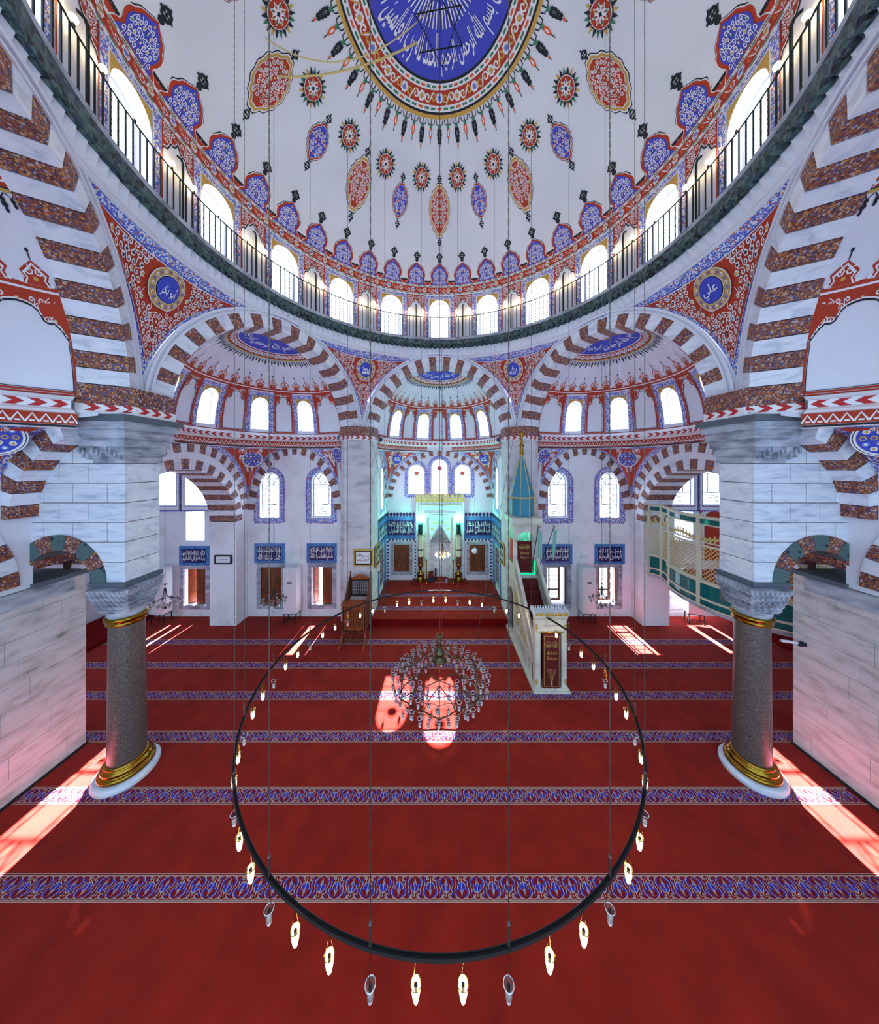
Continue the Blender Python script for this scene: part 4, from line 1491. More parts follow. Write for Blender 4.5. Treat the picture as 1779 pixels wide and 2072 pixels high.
for sx in (-1, 1):
    side = 'left' if sx < 0 else 'right'
    mb = MB()
    SWa = lambda u, v, w=0: (sx * (XA + w), u, v)
    sop = [(13.9, .3, 4.3, 6.0, .3), (13.7, .42, .75, 2.4, 0)]
    wall(mb, SWa, 12.2, YA, 0, 7.6, sop, du=.6)
    fan = [(sx * SR * sin(a), YS + SR * cos(a), 7.59) for a in lins(0, pi / 2, 16)]
    mb.add([(sx * 3.0, 15.2, 7.59)] + fan, [(0, i, i + 1) for i in range(1, 17)])  # unseen corner cap, added to stop sun leaking over the wall
    mb.quad((0, 15.1, 7.59), (sx * 3.0, 15.2, 7.59), (sx * 3.0, 14.95, 7.59), (0, 14.95, 7.59))
    o = obj('wall_apse_' + side, mb, PLASTER, kind='structure', label=side + ' side wall of the apse')
    w0 = empty(next_window(), kind='structure')
    m = MB(); reveal(m, SWa, sop[0], .25); obj('reveal', m, PLASTER, w0)
    m = MB(); pane(m, SWa, sop[0], .24); obj('pane', m, DAYGLASS, w0)
    m = MB()
    for v in lins(4.5, 6.0, 5): bar(m, SWa, (13.6, v), (14.2, v), .03, .18, .2)
    bar(m, SWa, (13.9, 4.3), (13.9, 6.2), .03, .18, .2); obj('tracery', m, MARBLE, w0)
    m = MB()
    P = lambda u, v, l: SWa(u, v, -.006 * l)
    A_ = outline(sop[0], 20, .04); B_ = outline(sop[0], 20, .2); A_.append(A_[0]); B_.append(B_[0])
    m.tri_strip([P(u, v, 1) for u, v in A_], [P(u, v, 1) for u, v in B_], iF)
    obj('painted_border', m, PAL, o)
    # arch stones on the side wall of the apse
    bay_arch(o, SWa, 12.9, 4.7, 2.05, 2.45, 1.8, 2.2, 27, -.02, .05, (12.5, 15))
    # tall recess with a wooden shutter
    m = MB(); frame_strip(m, SWa, sop[1], 0, .14, -.03, depth=.05); reveal(m, SWa, sop[1], .3)
    obj('stone_frame', m, GREYST, o)
    m = MB(); pane(m, SWa, sop[1], .25); obj('shutter', m, WOOD, o)
for i in range(3):
    op = aops[i]
    w0 = empty(next_window(), kind='structure')
    m = MB(); reveal(m, AW, op, .25); obj('reveal', m, PLASTER, w0)
    m = MB(); pane(m, AW, op, .24); obj('pane', m, DAYGLASS3 if i == 2 else DAYGLASS4, w0)
    m = MB(); frame_strip(m, AW, op, -.02, 0, .2, depth=.02)
    for v in (op[2] + .45, op[2] + 1.05):
        bar(m, AW, (op[0] - op[1], v), (op[0] + op[1], v), .012, .19, .21)
    obj('tracery', m, MARBLE, w0)
    m = MB()
    P = lambda u, v, l: AW(u, v, .2 - .006 * l)
    dot(m, P, op[0], op[3] - .05, .14, 1, iL, 10, .12); dot(m, P, op[0], op[3] - .05, .09, 2, iOR, 8)
    for k in range(5):
        curl(m, P, op[0] - .18 + .09 * k, op[2] + .18, .12, k, 1, 1, iL)
    obj('stained_motif', m, PAL, w0)
    m = MB()
    P = lambda u, v, l: AW(u, v, -.006 * l)
    A_ = outline(op, 20, .05); B_ = outline(op, 20, .17); A_.append(A_[0]); B_.append(B_[0])
    m.tri_strip([P(u, v, 1) for u, v in A_], [P(u, v, 1) for u, v in B_], iF)
    d_ = outline(op, 26, .17)
    for j in range(len(d_)):
        (x0, y0), (x1, y1) = d_[j], d_[(j + 1) % len(d_)]
        l = hypot(x1 - x0, y1 - y0)
        if l < .02: continue
        k = max(1, int(l / .09))
        nx, ny = -(y1 - y0) / l, (x1 - x0) / l
        cyy = (op[2] + op[3]) / 2
        for q in range(k):
            ax, ay = x0 + (x1 - x0) * q / k, y0 + (y1 - y0) * q / k
            bx, by = x0 + (x1 - x0) * (q + 1) / k, y0 + (y1 - y0) * (q + 1) / k
            mx_, my_ = (ax + bx) / 2, (ay + by) / 2
            s_ = 1 if (mx_ - op[0]) * nx + (my_ - cyy) * ny > 0 else -1
            m.add([P(ax, ay, 1), P(bx, by, 1), P(mx_ + s_ * nx * .06, my_ + s_ * ny * .06, 1)], [(0, 1, 2)], iB)
    obj('painted_border', m, PAL, AWO)
bay_arch(AWO, AW, 0, 4.75, 2.8, 2.5, 2.52, 2.22, 37, -.02, .05, (-2.8, 2.8))
for sx in (-1, 1):
    n = 14
    A = [(sx * 2.8 * cos(t), YA, 4.75 + 2.5 * sin(t)) for t in lins(.25, pi / 2, n)]
    B = [(sx * XA, 12.9 + 2.05 * cos(t), 4.7 + 2.45 * sin(t)) for t in lins(.25, pi / 2, n)]
    if sx < 0: A, B = B, A
    corner_pendentive((sx * XA, YA), (0, YS), A, B, 7.2, 'small painted pendentive with blue roundel ' + ('left' if sx < 0 else 'right') + ' of the apse windows', blue=False)
# stair-free far piers (stone shafts under the pier heads)
for k, nm in ((0, 'right'), (5, 'left')):
    mb = MB()
    g_ = 1 if k == 0 else -1
    mb.prism([(g_ * x, y) for x, y in ((2.74, 12.4), (2.74, 11.38), (3.9, 11.38), (4.1, 11.6), (4.1, 12.4))], 0, CZ0 - .04)
    obj('stone_pier', mb, LIME, kind='structure', label='tall weathered stone pier ' + nm + ' of the apse')
# ------------------------------------------------------------ near side: pier, column, small arch, block wall
def near_side(sx):
    side = 'left' if sx < 0 else 'right'
    YF = 5.7
    Pn = lambda u, v, w=0: (sx * u, YF + w, v)
    root = empty('side_pier', kind='structure', label='tall marble faced pier standing on a granite column on the ' + side)
    mb = MB()
    wall(mb, Pn, 6.42, 8.6, 4.1, 7.4, [(7.74, .68, 4.0, 4.1, .68)], du=.5)
    mb.quad((sx * 6.42, YF, 4.1), (sx * 6.42, YF + .68, 4.1), (sx * 6.42, YF + .68, 7.4), (sx * 6.42, YF, 7.4))
    Pb = lambda u, v, w=0: (sx * u, YF + .68 + w, v)
    wall(mb, Pb, 6.42, 8.6, 4.1, 7.4, [(7.74, .68, 4.0, 4.1, .68)], du=.5)
    mb.quad((sx * 6.42, YF, 4.1), (sx * 7.06, YF, 4.1), (sx * 7.06, YF + .68, 4.1), (sx * 6.42, YF + .68, 4.1))
    obj('core', mb, JOINT, root)
    rows = [4.1, 4.51, 4.92, 5.32, 5.72, 6.12, 6.52, 6.86, 7.3]
    ja, jb = [7.74, 7.15], [8.05, 7.46, 6.76]
    ext = lambda z: 7.74 - sqrt(max(0, .97 ** 2 - (z - 4.1) ** 2))
    for r in range(len(rows) - 1):
        z0, z1 = rows[r] + .007, rows[r + 1] - .007
        if r < 2:
            mb = MB()
            zs = lins(z0, z1, 4)
            poly = [(6.4, z0), (6.4, z1)] + [(ext(z), z) for z in reversed(zs)]
            n = len(poly)
            mb.add([Pn(u, z, -.02) for u, z in poly] + [Pn(u, z, .02) for u, z in poly], [tuple(range(n))] + [(i, (i + 1) % n, n + (i + 1) % n, n + i) for i in range(n)])
            obj('ashlar_block', mb, MARBLE, root)
        else:
            js = [6.4] + sorted(ja if r % 2 else jb) + [8.6]
            for a, b in zip(js, js[1:]):
                mb = MB(); x0, x1 = sorted((sx * (a + (.007 if a > 6.41 else 0)), sx * (b - .007)))
                mb.box(x0, x1, YF - .02, YF + .02, z0, z1)
                obj('ashlar_block', mb, MARBLE, root)
        mb = MB(); x0, x1 = sorted((sx * 6.4, sx * 6.45))
        mb.box(x0, x1, YF + .021, YF + .68, z0, z1)
        obj('ashlar_block', mb, MARBLE_V, root)
    # small arch of chips and green stones
    n = 9
    for i in range(n):
        m = voussoir(i / n, (i + 1) / n, .66, .66, .97, .97, -.045, .69, lambda f, r, rz, y: Pn(7.74 - r * cos(pi * f), 4.1 + rz * sin(pi * f), y), .002)
        fm = (i + .5) / n
        if 7.74 - .8 * cos(pi * fm) > 8.5: continue
        obj('voussoir', m, GREENST if i % 2 == 0 else TERRA, root)
    # weathered upper capital, stepped outwards
    mb = MB()
    def stp(u0, u1, y0, y1, z0, z1, mi=0):
        x0, x1 = sorted((sx * u0, sx * u1)); mb.box(x0, x1, y0, y1, z0, z1, mi)
    stp(6.37, 7.0, 5.64, 6.42, 6.53, 6.68); stp(6.33, 7.1, 5.6, 6.46, 6.68, 6.86); stp(6.28, 7.2, 5.56, 6.5, 6.86, 7.02)
    stp(6.22, 7.3, 5.52, 6.55, 7.02, 7.2); stp(6.17, 7.38, 5.46, 6.6, 7.2, 7.36)
    r_ = random.Random(5)
    for k in range(14):
        u = 6.4 + .06 * k; z = 6.5 + .04 * (k % 5)
        stp(u, u + .042, 5.592 - .031 * (k % 3), 5.699, z + .101, z + .223)
    stp(6.1, 7.44, 5.4, 6.65, 7.36, 7.48, 1)
    obj('weathered_capital', mb, [GREYST, DARKBAND], root)
    mb = MB()
    stp(6.36, 7.12, 5.64, 6.42, 4.0, 4.1)
    obj('grey_band', mb, DARKBAND, root)

    # column
    cx, cy = sx * 6.62, 5.92
    col = empty('column', (cx, cy, 0), label='brown granite column with brass rings on the ' + side + ', under the marble pier', cat='column')
    mb = MB(); mb.lathe([(.5, 0), (.51, .03), (.51, .09), (.47, .12), (0.3, .12)], n=48); obj('plinth', mb, MARBLE, col, smooth=True)
    mb = MB(); mb.lathe([(.3, .12), (.41, .12), (.43, .15), (.43, .19), (.40, .215), (.37, .22), (.385, .25), (.38, .29), (.345, .31), (.33, .33), (.335, .36), (.31, .38), (.28, .38)], n=48)
    obj('base_ring', mb, GOLD, col, smooth=True)
    mb = MB(); mb.lathe([(.295, .3), (.285, 1.5), (.27, 3.3)], n=48); obj('shaft', mb, GRANITE, col, smooth=True)
    mb = MB(); mb.lathe([(.27, 3.2), (.30, 3.2), (.315, 3.23), (.3, 3.26), (.31, 3.29), (.335, 3.31), (.335, 3.35), (.3, 3.37), (.27, 3.37)], n=48)
    obj('neck_ring', mb, GOLD, col, smooth=True)
    # stalactite capital: square steps over a round neck
    mb = MB()
    mb.lathe([(.28, 3.36), (.3, 3.42), (.31, 3.5)], n=24)
    for k, (h, z0, z1) in enumerate(((.29, 3.48, 3.56), (.31, 3.56, 3.65), (.335, 3.65, 3.75), (.36, 3.75, 3.86), (.39, 3.86, 4.0))):
        n = 4 + k
        mb.box(-h + .03, h - .03, -h + .03, h - .03, z0, z1)
        for q in range(n):
            c = -h + (q + .5) * 2 * h / n; w = h / n * .86
            for (ax, ay) in ((0, -1), (0, 1), (-1, 0), (1, 0)):
                px, py = (c, ay * (h - .03)) if ax == 0 else (ax * (h - .03), c)
                poly = [(px - w, py), (px + w, py), (px, py + ay * .055)] if ax == 0 else [(px, py - w), (px, py + w), (px + ax * .055, py)]
                top = [(px - w, py), (px + w, py), (px + w * .7, py + ay * .07), (px - w * .7, py + ay * .07)] if ax == 0 else [(px, py - w), (px, py + w), (px + ax * .07, py + w * .7), (px + ax * .07, py - w * .7)]
                bot = [(px - w, py), (px + w, py), (px + w * .1, py + ay * .02), (px - w * .1, py + ay * .02)] if ax == 0 else [(px, py - w), (px, py + w), (px + ax * .02, py + w * .1), (px + ax * .02, py - w * .1)]
                mb.prism(bot, z0, z1, 0, top)
    obj('stalactite_capital', mb, GREYST, col)

    # block wall of travertine courses
    bw = empty('wall_near_' + side, kind='structure', label='rough travertine gallery wall at the ' + side + ' edge')
    mb = MB(); x0, x1 = sorted((sx * 8.28, sx * 9.6)); mb.box(x0, x1, -2, 6.5, 0, 3.98); obj('core', mb, LIME2, bw)
    z = 0
    rw = random.Random(3)
    for r in range(9):
        h = 3.98 / 9
        y = -2 - rw.uniform(0, .8) if r % 2 else -2
        while y < 6.5:
            l = rw.uniform(.75, 1.35); y1 = min(6.515, y + l)
            if y1 > 6.2: y1 = 6.515
            if y1 > 3.0:
                mb = MB(); x0, x1 = sorted((sx * (8.25 + rw.uniform(0, .006)), sx * 8.34))
                mb.box(x0, x1, y + .003, y1 - (.003 if y1 < 6.5 else 0), z + .003, z + h - .003)
                obj('travertine_block', mb, LIME2, bw)
            y = y1 if y1 < 6.5 else 99
        z += h
    mb = MB(); x0, x1 = sorted((sx * 8.22, sx * 9.6)); mb.box(x0, x1, 5.66, 6.54, 3.98, 4.07); obj('dark_ledge', mb, DARKBAND, bw)
    mb = MB(); x0, x1 = sorted((sx * 8.235, sx * 8.3)); mb.box(x0, x1, 5.2, 6.3, 3.68, 3.97); obj('lintel', mb, GREYST, bw)
    mb = MB(); x0, x1 = sorted((sx * 8.2, sx * 8.25)); mb.box(x0, x1, 3, 6.52, 0, .03); obj('dark_foot_strip', mb, DARK, bw)  # dark strip along the foot of the wall

    # near bay: arch on the front plane with its pendentive and the side wall with a barrel arch
    Pf = lambda u, v, w=0: (sx * u, 5.3 + w, v)
    mb = MB(); wall(mb, Pf, 6.48, 8.6, 4.1, 7.5, [(6.48, 2.0, 4.1, 5.45, 1.98)], du=.4)
    nb = obj('wall_bay_' + side, mb, PLASTER, kind='structure', label='plaster spandrel of the near bay on the ' + side)
    bay_arch(nb, Pf, 6.48, 5.45, 2.0, 1.98, 1.68, 1.66, 21, -.02, .4, (7.2, 8.9))
    Ps = lambda u, v, w=0: (sx * (8.3 + w), u, v)
    mb = MB(); wall(mb, Ps, -2, 5.7, 4.0, 7.5, [(3.0, 2.2, 3.9, 4.1, 2.1)], du=.5)
    ns = obj('wall_side_' + side, mb, PLASTER, kind='structure', label='plaster wall of the near bay over a barrel arch on the ' + side)
    bay_arch(ns, Ps, 3.0, 4.1, 2.5, 2.4, 2.2, 2.1, 25, -.04, 1.0, (3, 9))
    n = 14
    A = [(sx * (6.48 + 2.0 * cos(t)), 5.3, 5.45 + 1.98 * sin(t)) for t in lins(.42, 1.12, n)]
    B = [(sx * 8.3, 5.3 - 2.3 * q, 6.15 + 1.0 * sin(q * pi / 2)) for q in lins(0, 1, n)]
    if sx < 0:
        corner_pendentive((sx * 8.3, 5.3), (sx * 5.456, 2.9), B, A, 7.2, 'large painted pendentive with tiled roundel at the left edge')
    else:
        corner_pendentive((sx * 8.3, 5.3), (sx * 5.456, 2.9), A, B, 7.2, 'large painted pendentive with tiled roundel at the right edge')
    mb = MB()
    mb.box(min(sx * 12.2, sx * 14.1), max(sx * 12.2, sx * 14.1), 6.6, 11.9, 0, .13)
    obj('low_step', mb, CARPETD, kind='structure', label='low dark step along the outer aisle on the ' + side)
    mb = MB(); mb.quad((sx * 7.9, -2, 7.62), (sx * 9.8, -2, 7.62), (sx * 9.8, 5.9, 7.62), (sx * 7.9, 5.9, 7.62))
    mb.quad((sx * 9.75, -2, 4), (sx * 9.75, 6.4, 4), (sx * 9.75, 6.4, 7.62), (sx * 9.75, -2, 7.62))
    obj('ceiling', mb, PLASTER, kind='structure', label='near aisle ceiling on the ' + side)
near_side(-1); near_side(1)

# ------------------------------------------------------------ tile inscriptions, framed calligraphy
def tile_panel(x, z0, z1, w, t, label, y=YW - .03, loc=None):
    p = empty('tile_panel', (x, y, (z0 + z1) / 2), label=label, cat='tile panel', group='blue inscription panels above the lower windows')
    h = z1 - z0
    mb = MB(); mb.box(-w / 2, w / 2, -.02, .028, -h / 2, h / 2); obj('border_tiles', mb, TILEB, p)
    mb = MB(); mb.box(-w / 2 + .12, w / 2 - .12, -.028, 0, -h / 2 + .11, h / 2 - .11); f = obj('field', mb, NAVY, p)
    mb = MB(); L_ = lambda a, b, l: (a, -.03 - .002 * l, b)
    iw, ih = w - .3, h - .28
    text(mb, L_, t[0], -iw / 2, iw / 2, -ih * .02, ih / 2, 1)
    text(mb, L_, t[1], -iw / 2, iw / 2, -ih / 2, ih * .02, 1)
    for k in range(9):
        ribbon(mb, L_, [(-iw / 2 + iw * (k + .5) / 9, -ih * .3), (-iw / 2 + iw * (k + .5) / 9 + .01, ih * .46)], .016, 1, 0)
    obj('lettering', mb, WHITE, f)
    return p
tile_panel(-7.26, 2.3, 3.13, 1.27, ('ولو لا اذ دخلت جنتك', 'قلت ما شاء الله'), 'blue tile inscription above the closed shutters in the far left bay')
tile_panel(-5.03, 2.3, 3.13, 1.27, ('فلولا من قبلكم', 'نعم القادر الله'), 'blue tile inscription above the half open shutter left of the pier')
tile_panel(-10.47, 2.2, 3.02, 1.27, ('الله لا اله الا هو', 'رب العرش العظيم'), 'blue tile inscription in the left aisle below the white rectangular window')
tile_panel(5.03, 2.26, 3.1, 1.27, ('الملك القدوس السلام', 'المؤمن المهيمن العزيز'), 'blue tile inscription partly behind the leaning green banner')
tile_panel(7.27, 2.26, 3.1, 1.27, ('بسم الله', 'الرحمن الرحيم'), 'blue tile inscription above the right window, next to the tall air conditioner')

def framed(name, loc, w, h, t, label, fr=GOLDP, bgm=WHITE, rz=0, mat_in=BLACK, txt=BLACK):
    p = empty(name, loc, rz, label=label, cat='framed calligraphy')
    mb = MB()
    o = (0, w / 2, -h / 2, h / 2, 0)
    P = lambda u, v, q: (u, q, v)
    frame_strip(mb, P, o, -.05, 0, -.04, depth=.04); obj('frame', mb, fr, p)
    mb = MB(); mb.box(-w / 2 + .04, w / 2 - .04, -.02, 0, -h / 2 + .04, h / 2 - .04); obj('mount', mb, mat_in, p)
    mb = MB(); mb.box(-w / 2 + .11, w / 2 - .11, -.025, 0, -h / 2 + .11, h / 2 - .11); s = obj('sheet', mb, bgm, p)
    mb = MB(); L_ = lambda a, b, l: (a, -.027 - .002 * l, b)
    text(mb, L_, t[0], -w / 2 + .16, w / 2 - .16, -.01, h / 2 - .15, 1); text(mb, L_, t[1], -w / 2 + .16, w / 2 - .16, -h / 2 + .15, .01, 1)
    obj('lettering', mb, txt, s)
    return p
framed('framed_calligraphy', (-3.1, 11.35, 2.72), .8, .69, ('بسم الله', 'الرحمن الرحيم'), 'gold framed calligraphy on the left stone pier above the wooden pulpit chair', rz=0)
framed('wall_plaque', (-8.7, 11.24, 2.68), .68, .36, ('كل نفس', 'ذائقة الموت'), 'small white calligraphy plaque on the left plastered pillar', BLACK, WHITE, 0, WHITE, BLACK)
framed('framed_calligraphy', (-2.7, 12.1, 2.6), .8, .9, ('الله', 'محمد'), 'gold framed picture on the inner side of the left pier', GOLDP, BLACK, pi / 2, BLACK, WHITE)
framed('framed_calligraphy', (2.7, 12.0, 2.7), .8, .9, ('الله', 'محمد'), 'gold framed picture on the inner side of the right pier', GOLDP, BLACK, -pi / 2, BLACK, WHITE)

# ------------------------------------------------------------ wooden window shutters
def shutter(loc, w, h, rz, label, name='shutter'):
    p = empty('window_shutter', loc, rz, label=label, cat='shutter')
    mb = MB(); mb.box(0, w, -.02, .02, 0, h); obj('board', mb, WOOD, p)
    mb = MB()
    for z0, z1 in ((h * .06, h * .22), (h * .26, h * .78), (h * .82, h * .94)):
        P = lambda u, v, q: (u, q, v)
        frame_strip(mb, P, (w / 2, w * .36, z0, z1, 0), -.015, .01, -.035, depth=.015)
        nx, nz = 3, max(1, int((z1 - z0) / .11))
        for i in range(nx):
            for j in range(nz):
                cx, cz = w * .14 + (i + .5) * w * .72 / nx, z0 + (j + .5) * (z1 - z0) / nz
                for a in (0, pi / 3, 2 * pi / 3):
                    bar(mb, P, (cx - .04 * cos(a), cz - .045 * sin(a)), (cx + .04 * cos(a), cz + .045 * sin(a)), .008, -.032, -.018)
    obj('carved_lattice', mb, WOODR, p)
    mb = MB(); mb.ball((w / 2, -.04, h * .52), .022); obj('knob', mb, GOLD, p)
    return p
shutter((-7.64, 11.99, .5), .44, 1.62, 0, 'left closed wooden shutter of the far left bay window')
shutter((-7.2, 11.99, .5), .44, 1.62, 0, 'right closed wooden shutter of the far left bay window')
shutter((-5.02, 12.03, .5), .42, 1.62, 0, 'closed right hand shutter of the half open window left of the pier')
shutter((-5.45, 12.05, .5), .44, 1.62, RAD(62), 'open shutter folded inward in the half open window left of the pier')
shutter((-10.46, 12.05, .48), .44, 1.57, RAD(8), 'wooden shutter standing half open in the left aisle window')
shutter((-10.85, 12.05, .48), .44, 1.57, RAD(50), 'wooden shutter swung into the left aisle window niche')
shutter((-2.45, 14.98 + .06, .75), .42, 1.45, 0, 'left leaf of the wooden shutters left of the prayer niche')
shutter((-2.03, 14.98 + .06, .75), .42, 1.45, 0, 'right leaf of the wooden shutters left of the prayer niche')
shutter((1.61, 14.98 + .06, .75), .42, 1.45, 0, 'left leaf of the wooden shutters right of the prayer niche')
shutter((2.03, 14.98 + .06, .75), .42, 1.45, 0, 'right leaf of the wooden shutters right of the prayer niche')
for x, nm in ((5.03, 'beside the pulpit stair'), (7.2, 'beside the tall air conditioner')):
    p = empty('casement_window', (x, 12.2, .5), label='small glazed casement with wooden frame deep in the right bay window ' + nm, cat='window')
    P = lambda u, v, q: (u, q, v)
    mb = MB(); frame_strip(mb, P, (-.1, .3, .12, 1.56, 0), -.05, .02, -.03, depth=.05)
    bar(mb, P, (-.26, .12), (-.26, 1.58), .05, -.03, .02); bar(mb, P, (-.4, .55), (.22, .55), .04, -.03, .02)
    obj('frame', mb, WOOD, p)
    mb = MB()
    for i in range(4): bar(mb, P, (-.2 + .11 * i, .12), (-.2 + .11 * i, 1.56), .012, -.01, .005)
    for j in range(7): bar(mb, P, (-.4, .2 + .19 * j), (.22, .2 + .19 * j), .012, -.01, .005)
    obj('glazing_bars', mb, IRON, p)
    shutter((x + .36, 11.98, .5), .3, 1.6, RAD(80), 'carved shutter folded against the reveal of the right bay window ' + nm)

# ------------------------------------------------------------ air conditioners
def aircon(x, y, rz, label, z0=.42, h=1.86):
    p = empty('air_conditioner', (x, y, 0), rz, label=label, cat='air conditioner', group='white tower air conditioners on metal stands')
    mb = MB(); mb.box(-.27, .27, -.19, .19, z0, z0 + h); obj('body', mb, METALW, p)
    mb = MB(); mb.box(-.25, .25, -.2, -.18, z0 + h - .42, z0 + h - .03); mb.box(-.25, .25, -.2, -.18, z0 + .05, z0 + h - .45); obj('front_panel', mb, METALW, p)
    mb = MB(); mb.box(-.09, .09, -.205, -.19, z0 + h - .62, z0 + h - .56); obj('display', mb, BLACK, p)
    mb = MB()
    for sxx in (-.25, .25):
        for syy in (-.17, .17): mb.box(sxx - .015, sxx + .015, syy - .015, syy + .015, 0, z0)
    mb.box(-.27, .27, -.19, .19, z0 - .03, z0); mb.box(-.25, .25, -.18, -.16, .18, .2)
    obj('stand', mb, IRON, p)
aircon(-6.1, 11.55, 0, 'white tower air conditioner on a metal stand between the two far left bay windows')
aircon(6.1, 11.55, 0, 'white tower air conditioner on a metal stand between the two far right bay windows')
aircon(-11.45, 11.5, 0, 'white tower air conditioner in the left aisle behind the small dark chandelier')
aircon(10.5, 11.5, RAD(-20), 'pinkish lit tower air conditioner half hidden by the right pillar')

# ------------------------------------------------------------ wooden pulpit chair (left of the platform)
p = empty('preacher_chair', (-3.12, 10.62, 0), label='carved brown wooden preaching chair with steps and lattice back by the left pier', cat='pulpit')
P = lambda u, v, q: (u, q - .45, v)
mb = MB(); mb.box(-.4, .4, -.45, -.41, .42, 1.38); obj('front_panel', mb, WOOD, p)
mb = MB()
for z0, z1 in ((.55, 1.25),):
    for i in range(6):
        for j in range(7):
            cx, cz = -.3 + i * .12, .62 + j * .1
            for a in (pi / 6, pi / 2, 5 * pi / 6):
                bar(mb, P, (cx - .05 * cos(a), cz - .05 * sin(a)), (cx + .05 * cos(a), cz + .05 * sin(a)), .012, -.02, 0)
frame_strip(mb, P, (0, .34, .56, 1.26, 0), 0, .03, -.02, depth=.02)
for q in (-.2, .05): bar(mb, P, (q, .49), (q + .17, .49), .07, -.015, 0)
obj('carved_lattice', mb, WOODR, p)
mb = MB()
for s in (-1, 1):
    mb = MB(); mb.box(s * .4 - .025, s * .4 + .025, -.45, .45, .42, 1.4); mb.box(s * .4 - .03, s * .4 + .03, -.47, -.41, 0, .45); mb.box(s * .4 - .03, s * .4 + .03, .4, .46, 0, .45)
    mb.prism([(s * .42, -.3), (s * .42, .45), (s * .38, .45), (s * .38, -.3)], 1.4, 2.1, 0, [(s * .42, .3), (s * .42, .45), (s * .38, .45), (s * .38, .3)])
    mb.rod((s * .4, .42, 1.4), (s * .4, .42, 2.24), .025); mb.ball((s * .4, .42, 2.27), .035); mb.ball((s * .4, -.42, 1.5), .03)
    obj('side_panel', mb, WOOD, p)
mb = MB(); mb.box(-.46, .46, -.52, -.1, 1.38, 1.42); obj('desk_top', mb, WOODR, p)
mb = MB()
for k in range(3):                               # pointed arches at the foot
    c = -.27 + .27 * k
    pts = [(c - .12, .06), (c - .12, .22), (c - .07, .32), (c, .4), (c + .07, .32), (c + .12, .22), (c + .12, .06)]
    ribbon(mb, lambda u, v, l: P(u, v, -.01), pts, .03, 1, 0, False)
mb.box(-.42, .42, -.45, -.41, .04, .08); mb.box(-.42, .42, -.45, -.41, .38, .44)
obj('foot_arches', mb, WOOD, p)
mb = MB(); mb.box(-.37, .37, -.08, .42, 1.18, 1.26); obj('cushion', mb, METALW, p)
mb = MB()
Q = lambda u, v, q: (u, .42 + q, v)
for i in range(8):
    for j in range(5):
        cx, cz = -.3 + i * .086, 1.4 + j * .11
        for a in (pi / 4, 3 * pi / 4, pi / 2): bar(mb, Q, (cx - .05 * cos(a), cz - .055 * sin(a)), (cx + .05 * cos(a), cz + .055 * sin(a)), .014, -.01, .01)
frame_strip(mb, Q, (0, .34, 1.36, 1.92, 0), 0, .04, -.02, depth=.04)
obj('back_lattice', mb, DARK, p)
mb = MB()
us = lins(-.38, .38, 24)
crest_z = lambda u: 2.0 + .16 * (1 - abs(u) / .38) + .035 * abs(sin(u * 22))
n = len(us)
mb.add([(u, .40, 1.94) for u in us] + [(u, .40, crest_z(u)) for u in us] + [(u, .44, 1.94) for u in us] + [(u, .44, crest_z(u)) for u in us],
       [(i, i + 1, n + i + 1, n + i) for i in range(n - 1)] + [(2 * n + i, 2 * n + i + 1, 3 * n + i + 1, 3 * n + i) for i in range(n - 1)] + [(n + i, n + i + 1, 3 * n + i + 1, 3 * n + i) for i in range(n - 1)])
obj('crest_rail', mb, WOODR, p)
mb = MB()
for s in (-1, 1):
    mb.prism([(s * .43 - .03, -.85), (s * .43 + .03, -.85), (s * .43 + .03, -.45), (s * .43 - .03, -.45)], 0, .05)
    mb.tube([(s * .43, -.82, .03), (s * .43, -.6, .1), (s * .43, -.45, .35)], .025)
obj('front_feet', mb, WOODR, p)

# ------------------------------------------------------------ prayer niche
mh = empty('prayer_niche', (0.03, YA - .02, .3), label='tall white marble prayer niche with gilded crest and green light', cat='mihrab')
mb = MB()
O = (0, .56, 0, 2.35, .0)
P = lambda u, v, q=0: (u, q, v)
wall(mb, P, -1.28, 1.28, 0, 4.25, [(0, .56, 0, 2.0, .35)], du=.6)
mb.grid(lambda a, z: (.56 * sin(a), .5 * cos(a), z), lins(-pi / 2, pi / 2, 16), [0, 2.5])
mb.box(-.6, .6, 0.02, .6, 2.5, 2.55); mb.box(-.62, .62, .54, .6, -.3, 2.6)  # cap and unseen backing, added to keep sun out of the niche
for s in (-1, 1):
    mb.quad((s * 1.28, 0, 0), (s * 1.28, .1, 0), (s * 1.28, .1, 4.25), (s * 1.28, 0, 4.25))
obj('marble_wall', mb, MARBLE_V, mh)
mb = MB()
def stepf(mb, o, off0, off1, w, d, mi=0): frame_strip(mb, P, o, off0, off1, w, mi, depth=d)
stepf(mb, (0, 1.0, -.1, 3.95, 0), 0, .28, -.14, .14); stepf(mb, (0, .72, -.1, 3.45, 0), 0, .16, -.1, .1)
obj('outer_moulding', mb, MARBLE_V, mh)
mb = MB(); stepf(mb, (0, 1.13, -.1, 4.06, 0), 0, .025, -.155, .02); stepf(mb, (0, .79, -.1, 3.52, 0), 0, .02, -.115, .02); stepf(mb, (0, .62, -.1, 3.3, 0), 0, .02, -.02, .02)
obj('gilt_beading', mb, GOLDP, mh)
mb = MB()                                        # gilded cresting: row of leaf shapes with scrolls
mb.box(-1.32, 1.32, -.17, .05, 4.22, 4.3)
